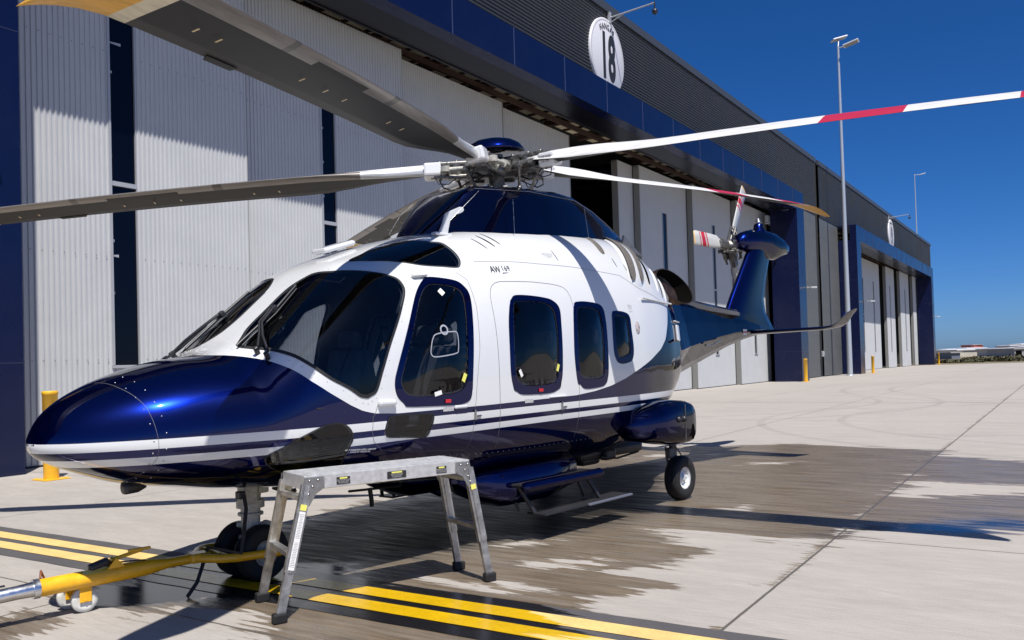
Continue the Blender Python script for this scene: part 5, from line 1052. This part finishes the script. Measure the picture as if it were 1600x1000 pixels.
for (a, y, z, lb) in ((57.0, 14.05, 6.0, 'small white camera on the right column of the nearer hangar'), (76.6, 14.05, 6.0, 'small white camera on the left column of the farther hangar'), (119.6, 14.05, 6.0, 'small white camera on the far end column'), (6.95, 14.95, 6.45, 'small white camera on the left column behind the rotor blade')):
    o = empty('wall_camera', WP(a, y, z), WA, lb, 'wall camera', 'cameras on the hangar columns')
    m_ = MB(); m_.box((0, .0, 0), (.12, .10, .12), 0, None, .02); m_.tube([(0, -.05, 0), (0, -.35, .02)], .03, 8); m_.build('bracket', M_TRIM, o)
    m_ = MB(); m_.box((0, -.42, -.02), (.12, .34, .11), 0, None, .02); m_.build('housing', M_WHITE, o)
m_ = MB(); m_.box((0, -.08, 0), (.30, .16, .42), 0, None, .03); m_.box((0, -.17, .02), (.2, .03, .2), 0, None, .01); tag(m_.build('junction_box', M_TRIM, loc=WP(66.2, 15.45, 1.7), rot=(0, 0, WA)), 'small grey box fixed low beside the gap between the two hangars', 'electrical box')
m_ = MB()
for x in (0, .9): m_.box((x, -.12, 0), (.5, .22, .42), 0, None, .04); m_.box((x, -.12, -.28), (.3, .3, .1), 0, None, .02)
tag(m_.build('flood_light', M_TRIM, loc=WP(54.9, 16.0, 10.4), rot=(0, 0, WA)), 'small pale floodlight under the soffit beside the last door of the nearer hangar', 'floodlight')
# bollards
def bollard(loc, label, base_plate=False):
    o = empty('bollard', loc, WA, label, 'bollard', 'yellow bollards along the hangar fronts')
    m_ = MB(); m_.lathe([(.115, 0), (.115, 1.36), (.122, 1.365), (.122, 1.405), (.11, 1.42), (0, 1.425)], 28); m_.build('post', M_BOLY, o)
    m_ = MB(); m_.box((0, 0, .008), (.42, .42, .016), 0, None, .004)
    for a in (-.16, .16):
        for b in (-.16, .16): m_.lathe([(.018, .016), (.018, .032), (0, .034)], 6, 'Z', (a, b, 0))
    m_.build('base_plate', M_BOLY, o)
    m_ = MB(); m_.box((.03, -.116, .98), (.035, .006, .16), 0); m_.build('post_mark', mat('ochre mark', (.45, .16, .01), .5), o); return o
bollard((-7.47, 13.898, 0), 'yellow bollard on a square base plate, nearest the camera behind the helicopter nose')
bollard(WP(54.6, 13.75), 'yellow bollard by the right column of the nearer hangar')
bollard(WP(76.0, 13.7), 'yellow bollard by the left column of the farther hangar')
bollard(WP(119.5, 13.8), 'yellow bollard at the far end of the hangar row')
# lamp posts
def lamp(loc, h_, label, heads, rz):
    o = empty('lamp_post', loc, rz, label, 'lamp post', 'tall lamp posts on the apron')
    m_ = MB(); m_.tube([(0, 0, 0), (0, 0, h_ * .5), (0, 0, h_)], [.20, .15, .085], 14); m_.lathe([(.30, 0), (.30, .05), (.2, .06)], 16); m_.build('pole', mat('galvanised pole', (.50, .53, .56), .35, .5), o)
    for (dx, dy, dz, an) in heads:
        m_ = MB(); q = Matrix.Translation((dx, dy, h_ + dz)) @ Matrix.Rotation(an, 4, 'Z') @ Matrix.Rotation(R(-14), 4, 'Y'); m_.box((0, 0, 0), (1.15, .75, .10), 0, q, .04); l_ = m_.build('lamp_head', mat('lamp white', (.62, .63, .66), .4), o)
        g = MB(); g.box((0, 0, -.055), (.95, .58, .012), 0, q); g.build('lamp_lens', mat('lens dull', (.25, .24, .22), .2), l_)
        m_ = MB(); m_.tube([(0, 0, h_ - .15), (dx * .75, dy * .75, h_ + dz - .08)], .05, 8); m_.build('bracket', M_TRIM, o)
    return o
lamp(Vector((14.3 * 0, 0, 0)) + WP(68.58, 14.0), 25.1, 'tall grey lamp post with two flat heads between the hangars', [(.0, .55, .75, R(30)), (.95, -.1, 0, R(0))], R(-30))
lamp(Vector((84.5, 178, 0)), 38.5, 'distant thin lamp post rising beyond the roof of the farther hangar', [(1.6, 0, 0, 0)], 0)
# ------------------------------------------------------------------ far side of the airfield
def shed(x, y, w, d, h_, col, label, name='shed', roof=None, rz=0, openings=0):
    o = empty(name, (x, y, 0), rz, label, 'building', 'low buildings beyond the apron')
    m_ = MB(); m_.box((0, 0, h_ / 2), (w, d, h_)); m_.build('wall', mat('shed wall', col, .6, noise=.1, nscale=.3), o)
    m_ = MB(); m_.prism([(-w / 2 - .3, h_), (w / 2 + .3, h_), (w / 2 + .3, h_ + .25), (0, h_ + .25 + w * .02), (-w / 2 - .3, h_ + .25)], d + .6, M=Matrix.Translation((0, d / 2 + .3, 0)) @ Matrix.Rotation(R(90), 4, 'X')); m_.build('roof', mat('shed roof', roof or (.6, .6, .62), .5), o)
    if openings:
        for i in range(openings):
            m_ = MB(); m_.box((-w / 2 + w * (i + .5) / openings, -d / 2 - .02, h_ * .42), (w / openings * .72, .08, h_ * .75)); m_.build('doorway', M_SOOT_SHADE, o)
    return o
rs = random.Random(3)
def wx(px_, y_): return (px_ - 800) / 1345.9 * y_
B_ = [(1478, 1545, 240, 1.7, (.50, .47, .40), 0), (1545, 1562, 225, 1.75, (.46, .44, .40), 0), (1562, 1600, 210, 1.6, (.30, .30, .30), 3), (1600, 1680, 215, 1.9, (.5, .48, .42), 0), (1463, 1476, 180, 1.2, (.12, .14, .18), 0),
      (1500, 1530, 420, 2.6, (.55, .56, .58), 0), (1511, 1525, 430, 4.2, (.42, .10, .08), 0), (1566, 1590, 400, 3.2, (.6, .6, .62), 0), (1585, 1640, 430, 3.8, (.66, .66, .68), 0), (1470, 1500, 430, 2.3, (.62, .63, .66), 0), (1640, 1800, 400, 3.5, (.55, .55, .56), 0), (1700, 1900, 230, 2.2, (.45, .44, .4), 2)]
LB = ['long cream shed behind the scrub, nearest the hangar end', 'cream shed beside the long cream one', 'grey open-fronted shed with three dark bays', 'cream shed at the right edge of the picture', 'dark low hut just past the yellow end bollard', 'pale roofed factory beyond the cream shed', 'red fronted factory on the skyline', 'white factory left of the tallest one on the skyline', 'tallest white factory on the skyline at the right edge', 'white flat roofs just above the dark hut', 'pale factory beyond the right edge', 'grey shed beyond the right edge']
for (q, lb) in zip(B_, LB):
    x0, x1, y_, h_, c_, op = q; shed((wx(x0, y_) + wx(x1, y_)) / 2, y_, wx(x1, y_) - wx(x0, y_), 12, h_, c_, lb, openings=op, roof=(.66, .67, .70) if c_[0] > .44 else (.32, .30, .29))
def blob_mesh(n, w, d, h_, s, rnd):
    m_ = MB()
    for i in range(n):
        x = rnd.uniform(-w / 2, w / 2); y = rnd.uniform(-d / 2, d / 2); hh = h_ * rnd.uniform(.35, 1) * (.6 + .4 * abs(mnoise.noise(Vector((x * .15, y * .1, 0)))) * 2); z = rnd.uniform(.0, hh)
        a = Vector((rnd.gauss(0, 1), rnd.gauss(0, 1), rnd.gauss(0, 1))).normalized(); b = a.orthogonal().normalized(); c = a.cross(b); sz = s * rnd.uniform(.6, 1.4); p = Vector((x, y, z))
        m_.add([p + b * sz, p + c * sz * .6, p - b * sz, p - c * sz * .6], [(0, 1, 2, 3)])
    return m_
sm = mat('scrub leaves', (.085, .08, .040), .8, noise=.6, nscale=.4)
for i, (x0, x1, y_, h_) in enumerate(((1463, 1520, 118, .5), (1515, 1560, 122, .85), (1550, 1660, 118, .85))):
    m_ = blob_mesh(2600, wx(x1, y_) - wx(x0, y_), 6, h_, .22, rs); m_.build('scrub', sm, loc=((wx(x0, y_) + wx(x1, y_)) / 2, y_, 0), fixn=False, kind='stuff', label=['low sparse scrub along the apron edge by the end bollard', 'dark green scrub clump in front of the cream sheds', 'long band of dry green scrub at the right edge of the apron'][i], cat='scrub')
m_ = MB(); m_.add([(40, 104, .006), (400, 104, .006), (900, 1200, .006), (40, 1200, .006)], [(0, 1, 2, 3)]); tag(m_.build('dry_grass_field', mat('dry field', (.20, .17, .10), .9, noise=.4, nscale=.05), fixn=False), 'dry grass field beyond the far edge of the concrete', 'field', kind='structure')
# ------------------------------------------------------------------ work platform
PF = {'nl': (-1.567, 5.654), 'fl': (-1.837, 6.196), 'nr': (-.222, 6.592), 'fr': (-.481, 6.989)}
ZP = .93
c0 = Vector(((PF['nl'][0] + PF['nr'][0] + PF['fl'][0] + PF['fr'][0]) / 4, (PF['nl'][1] + PF['nr'][1] + PF['fl'][1] + PF['fr'][1]) / 4, 0))
ang = math.atan2(6.592 - 5.654, -.222 + 1.567)
PL = empty('work_platform', c0, ang, 'folding aluminium work platform with warning stickers standing beside the nose', 'work platform')
MP = (Matrix.Translation(c0) @ Matrix.Rotation(ang, 4, 'Z')).inverted()
def lp_(x, y, z=0): v = MP @ Vector((x, y, z)); return v
tops = {'nl': lp_(-1.385, 5.76), 'nr': lp_(-.40, 6.585), 'fl': lp_(-1.60, 6.14), 'fr': lp_(-.618, 6.895)}
yn = (tops['nl'].y + tops['nr'].y) / 2; yf = (tops['fl'].y + tops['fr'].y) / 2; xl = (tops['nl'].x + tops['fl'].x) / 2 - .01; xr = (tops['nr'].x + tops['fr'].x) / 2 + .01
mb = MB(); mb.box(((xl + xr) / 2, (yn + yf) / 2, ZP - .012), (xr - xl, yf - yn - .05, .02), 0, None, .003)
for i in range(9): mb.box(((xl + xr) / 2, yn + .05 + i * (yf - yn - .1) / 8, ZP), (xr - xl - .02, .012, .006))
mb.build('deck', M_ALU, PL)
mb = MB()
for y in (yn, yf): mb.box(((xl + xr) / 2, y, ZP - .045), (xr - xl, .028, .095), 0, None, .004)
for x in (xl, xr): mb.box((x, (yn + yf) / 2, ZP - .045), (.028, yf - yn, .095), 0, None, .004)
mb.build('side_rail', M_ALU, PL)
for k, (x, w) in enumerate(((xl + .26, .10), ((xl + xr) / 2 + .03, .15), (xr - .24, .085))):
    m2 = MB(); m2.box((x, yn - .0155, ZP - .05), (w, .003, .05)); s_ = m2.build('warning_sticker', M_INK, PL)
    m2 = MB(); m2.box((x, yn - .0175, ZP - .033), (w * .55, .002, .010)); m2.build('sticker_stripe', M_STY, s_)
    for j, t in enumerate(('DANGER KEEP CLEAR', 'MAX LOAD 150 KG', 'STAND CENTRE')):
        text_mesh('sticker_text', t, .010, M_GREYINK, Matrix.Translation((x, yn - .0178, ZP - .046 - j * .010)) @ Matrix.Rotation(R(90), 4, 'X'), s_, .0004)
M_LEG = mat('worn aluminium', (.50, .49, .47), .42, .9, noise=.45, nscale=12, bump=.1, bscale=120)
for key, xs, ys in (('nl', xl, yn), ('fl', xl, yf), ('nr', xr, yn), ('fr', xr, yf)):
    ft = lp_(*PF[key]); a = Vector((xs + (.03 if xs > 0 else -.03) * 0, ys, ZP - .06)); b = Vector((ft.x, ft.y, .03)); d = (b - a); mid = a + d * .66
    def bar(m_, p, q_, w, t):
        ax = (q_ - p).normalized(); sx = Vector((1, 0, 0)); sx = (sx - ax * sx.dot(ax)).normalized(); sy = ax.cross(sx); vs = []
        for e_ in (p, q_):
            for u, v in ((-1, -1), (1, -1), (1, 1), (-1, 1)): vs.append(e_ + sx * u * w / 2 + sy * v * t / 2)
        m_.add(vs, [(0, 1, 2, 3), (7, 6, 5, 4), (0, 4, 5, 1), (1, 5, 6, 2), (2, 6, 7, 3), (3, 7, 4, 0)])
    m2 = MB(); bar(m2, a, mid, .072, .032); bar(m2, a + Vector((0, 0, 0)), mid, .030, .048); leg = m2.build('leg', M_LEG, PL)
    m2 = MB(); bar(m2, mid - d * .02, b, .058, .030); m2.build('leg_extension', M_LEG, leg)
    m2 = MB(); m2.box((b.x, b.y, .034), (.095, .062, .068), 0, None, .012); m2.build('foot', M_BLACK, leg)
    m2 = MB(); s = 1 if ys == yf else -1; cx = xs + (-.06 if xs > 0 else .06)
    m2.prism([(xs - (.0 if xs > 0 else .02), ZP - .008), (cx + (-.06 if xs > 0 else .06), ZP - .008), (cx + (-.06 if xs > 0 else .06), ZP - .085), (cx, ZP - .12), (xs + d.x * .10 - (.03 if xs > 0 else -.03), ZP - .20), (xs + d.x * .16 + (.02 if xs > 0 else -.02), ZP - .20)], .005, M=Matrix.Translation((0, ys + s * .018 + .0025, 0)) @ Matrix.Rotation(R(90), 4, 'X'))
    for (u, v) in ((.02, -.03), (.08, -.03), (.05, -.07), (.03, -.12), (.02, -.16)):
        m2.lathe([(.009, 0), (.009, .006), (0, .007)], 8, 'Y', (0, 0, 0), M=Matrix.Translation((xs + (-u if xs > 0 else u) + (d.x * -v), ys + s * .021, ZP + v)) @ Matrix.Diagonal((1, s, 1, 1)))
    m2.build('hinge_plate', M_STEEL, leg)
    if key == 'nl':
        m2 = MB(); ax = d.normalized(); p = a + d * .20; q_ = a + d * .64; off = Vector((0, -.0265, 0)); sx = Vector((1, 0, 0)); sx = (sx - ax * sx.dot(ax)).normalized(); m2.add([p - sx * .021 + off, p + sx * .021 + off, q_ + sx * .021 + off, q_ - sx * .021 + off], [(0, 1, 2, 3)]); lb_ = m2.build('instruction_sticker', M_STK, leg)
        m2 = MB()
        for i in range(34):
            t = .04 + .92 * i / 34
            if i in (16, 17): continue
            pp = p + (q_ - p) * t; w = rs.uniform(.010, .018); m2.add([pp - sx * w + off * 1.03, pp + sx * w + off * 1.03, pp + sx * w + off * 1.03 + ax * .004, pp - sx * w + off * 1.03 + ax * .004], [(0, 1, 2, 3)])
        m2.build('sticker_print', M_GREYINK, lb_)
    if key in ('nl', 'nr'):
        m2 = MB(); ax = d.normalized(); p = a + d * .145; q_ = a + d * .19; off = Vector((0, -.027, 0)); sx = Vector((1, 0, 0)); sx = (sx - ax * sx.dot(ax)).normalized(); m2.add([p - sx * .022 + off, p + sx * .022 + off, q_ + sx * .022 + off, q_ - sx * .022 + off], [(0, 1, 2, 3)]); m2.build('yellow_tag', M_STY, leg)
for (kn, kf, xs) in (('nl', 'fl', xl), ('nr', 'fr', xr)):
    for t, w in ((.10, .035), (.52, .05)):
        A_ = Vector((xs, yn, ZP - .06)); B1 = lp_(*PF[kn]); A2 = Vector((xs, yf, ZP - .06)); B2 = lp_(*PF[kf]); p = A_ + (B1 - A_) * t; q_ = A2 + (B2 - A2) * t
        d_v = (q_ - p); mb = MB(); mb.box((0, 0, 0), (.055, d_v.length, .035), 0, Matrix.Translation((p + q_) / 2) @ d_v.to_track_quat('Y', 'Z').to_matrix().to_4x4(), .005); mb.build('rung', M_LEG, PL)
# ------------------------------------------------------------------ tow bar
NG = Matrix.Translation((-.1196, 9.263, 0)) @ Matrix.Rotation(YAW, 4, 'Z') @ Vector((NX, .05, .22))
E0 = NG + Vector((-.713, -.70, 0)) * 1.5; dirb = (Vector((E0.x, E0.y, 0)) - Vector((NG.x, NG.y, 0))).normalized(); sideb = Vector((-dirb.y, dirb.x, 0))
TB = empty('tow_bar', (NG.x, NG.y, 0), math.atan2(dirb.y, dirb.x), 'yellow tow bar on twin white castors with a chrome drawtube, hooked to the nose wheels', 'tow bar')
LB_ = 1.56
mb = MB(); mb.tube([(.42, 0, .235), (.68, 0, .235), (.84, 0, .235), (LB_, 0, .225)], [.035, .037, .060, .060], 20); mb.build('tube', M_YEL, TB)
mb = MB(); mb.tube([(.46, .02, .235), (.34, .22, .24), (.26, .27, .24), (-.10, .28, .225)], .033, 10); mb.tube([(.46, -.02, .235), (.34, -.22, .24), (.26, -.27, .24), (-.10, -.28, .225)], .033, 10); mb.tube([(0, -.29, .22), (0, -.20, .22)], .035, 10); mb.tube([(0, .29, .22), (0, .20, .22)], .035, 10); mb.tube([(.30, -.24, .24), (.30, .24, .24)], .028, 10); mb.box((.44, 0, .24), (.16, .14, .07), 0, None, .02); mb.tube([(.30, -.15, .26), (.34, .15, .26)], .016, 8); mb.build('head_fork', M_YEL, TB)
mb = MB(); mb.tube([(LB_ - .05, 0, .225), (LB_ + .04, 0, .225), (LB_ + .12, 0, .222), (2.7, 0, .19)], [.055, .05, .046, .044], 20); mb.tube([(LB_ - .01, 0, .225), (LB_ + .03, 0, .225)], .066, 20); mb.build('drawtube', mat('chrome tube', (.74, .76, .80), .28, 1, noise=.15, nscale=10), TB)
mb = MB()
for i in range(7): mb.lathe([(.006, .0), (.006, .006), (0, .008)], 8, 'Y', (0, 0, 0), M=Matrix.Translation((LB_ + .12 + i * .11, -.045, .215)) @ Matrix.Diagonal((1, -1, 1, 1)))
mb.box((LB_ + .22, -.03, .275), (.07, .02, .012), 0, None, .004); mb.box((LB_ + .40, .0, .272), (.05, .02, .012), 0, None, .004); mb.build('drawtube_bolts', M_DARK, TB)
mb = MB(); mb.box((1.27, -.08, .200), (.12, .26, .014), 0, None, .006); mb.lathe([(.045, .206), (.045, .215), (.03, .22), (.0, .222)], 20, 'Z', (1.26, -.13, 0)); mb.build('castor_plate', M_YEL, TB)
for cx_, cy_ in ((1.26, -.01), (1.30, -.18)):
    m2 = MB(); m2.lathe([(.0, -.018), (.055, -.018), (.085, -.020), (.088, -.01), (.088, .01), (.085, .020), (.055, .018), (0, .018)], 30, 'Y'); w_ = m2.build('castor_wheel', mat('nylon white', (.66, .66, .62), .45, noise=.3, nscale=14), TB); w_.location = (cx_, cy_, .089)
    m2 = MB(); m2.box((cx_, cy_ - .032, .135), (.08, .006, .12), 0, None, .003); m2.box((cx_, cy_ + .032, .135), (.08, .006, .12), 0, None, .003); m2.box((cx_, cy_, .19), (.11, .085, .008), 0, None, .003); m2.tube([(cx_, cy_ - .04, .089), (cx_, cy_ + .04, .089)], .009, 8); m2.build('castor_fork', M_YEL, TB)
    m2 = MB(); m2.tube([(cx_, cy_, .19), (cx_, cy_, .21), (1.27, cy_ * .3, .22)], .02, 8); m2.build('castor_bracket', M_YEL, TB)
mb = MB(); LV = Matrix.Translation((.26, 0, .005)); mb.prism([(.74, .28), (.86, .28), (.80, .35)], .01, M=Matrix.Translation((.26, .05, 0)) @ Matrix.Rotation(R(90), 4, 'X')); mb.prism([(.74, .28), (.86, .28), (.80, .35)], .01, M=Matrix.Translation((.26, -.03, 0)) @ Matrix.Rotation(R(90), 4, 'X')); mb.tube([(1.08, 0, .33), (.86, 0, .37)], .014, 8); mb.box((.88, 0, .375), (.16, .03, .02), 0, None, .006); mb.build('parking_lever', M_YEL, TB)
mb = MB(); mb.box((.90, 0, .315), (.14, .06, .05), 0, Matrix.Translation((1.16, 0, .3)) @ Matrix.Rotation(R(15), 4, 'Y') @ Matrix.Translation((-.9, 0, -.3)), .015); mb.tube([(.86, .05, .30), (.95, .05, .31), (1.1, 0, .31)], .006, 6); mb.build('lever_latch', M_DARK, TB)
mb = MB(); mb.tube([(LB_ - .06, -.05, .27), (LB_ - .03, -.02, .335), (LB_ - .02, .0, .29)], .008, 6); mb.tube([(LB_ - .12, -.063, .23), (LB_ - .08, -.066, .26), (LB_ - .03, -.055, .275), (LB_ - .05, -.064, .20)], .009, 6); mb.build('locking_pin', mat('rusty pin', (.20, .07, .03), .6), TB)
q = Matrix.Translation((1.20, .0, .226)) @ Matrix.Rotation(R(180), 4, 'Z')
m2 = MB(); m2.add([(1.07, .0 - .062 * math.sin(a), .229 + .0632 * math.cos(a)) for a in (R(-52), R(-18))] + [(1.28, -.062 * math.sin(a), .229 + .0632 * math.cos(a)) for a in (R(-18), R(-52))], [(0, 1, 2, 3)]); m2.build('bar_sticker', mat('sticker pale yellow', (.75, .62, .2), .5), TB)
# strap hanging from the gear, tied round the bar
mb = MB(); HL = lambda x, y, z: Matrix.Translation((-.1196, 9.263, 0)) @ Matrix.Rotation(YAW, 4, 'Z') @ Vector((x, y, z))
def ribb(m_, pts, w):
    pts = [Vector(p) for p in pts]; vs = []
    for i, p in enumerate(pts):
        d = (pts[min(i + 1, len(pts) - 1)] - pts[max(i - 1, 0)]).normalized(); s = d.cross(Vector((.5, -.85, 0))).normalized(); vs += [p + s * w / 2, p - s * w / 2]
    m_.add(vs, [(2 * i, 2 * i + 1, 2 * i + 3, 2 * i + 2) for i in range(len(pts) - 1)], 0, True)
ribb(mb, [HL(NX - .18, -.14, .70), HL(NX - .20, -.20, .60), HL(NX - .26, -.26, .45), HL(NX - .34, -.34, .30), (NG + dirb * .36 + Vector((0, 0, .08))), (NG + dirb * .40 - sideb * .02 + Vector((.02, -.04, -.04))), (NG + dirb * .44 + Vector((.04, -.14, -.14))), (NG + dirb * .50 + Vector((.06, -.24, -.212)))], .030)
tag(mb.build('tie_strap', mat('black strap', (.035, .03, .028), .8), fixn=False), 'dark strap hanging from the nose gear over the tow bar to the ground', 'strap')
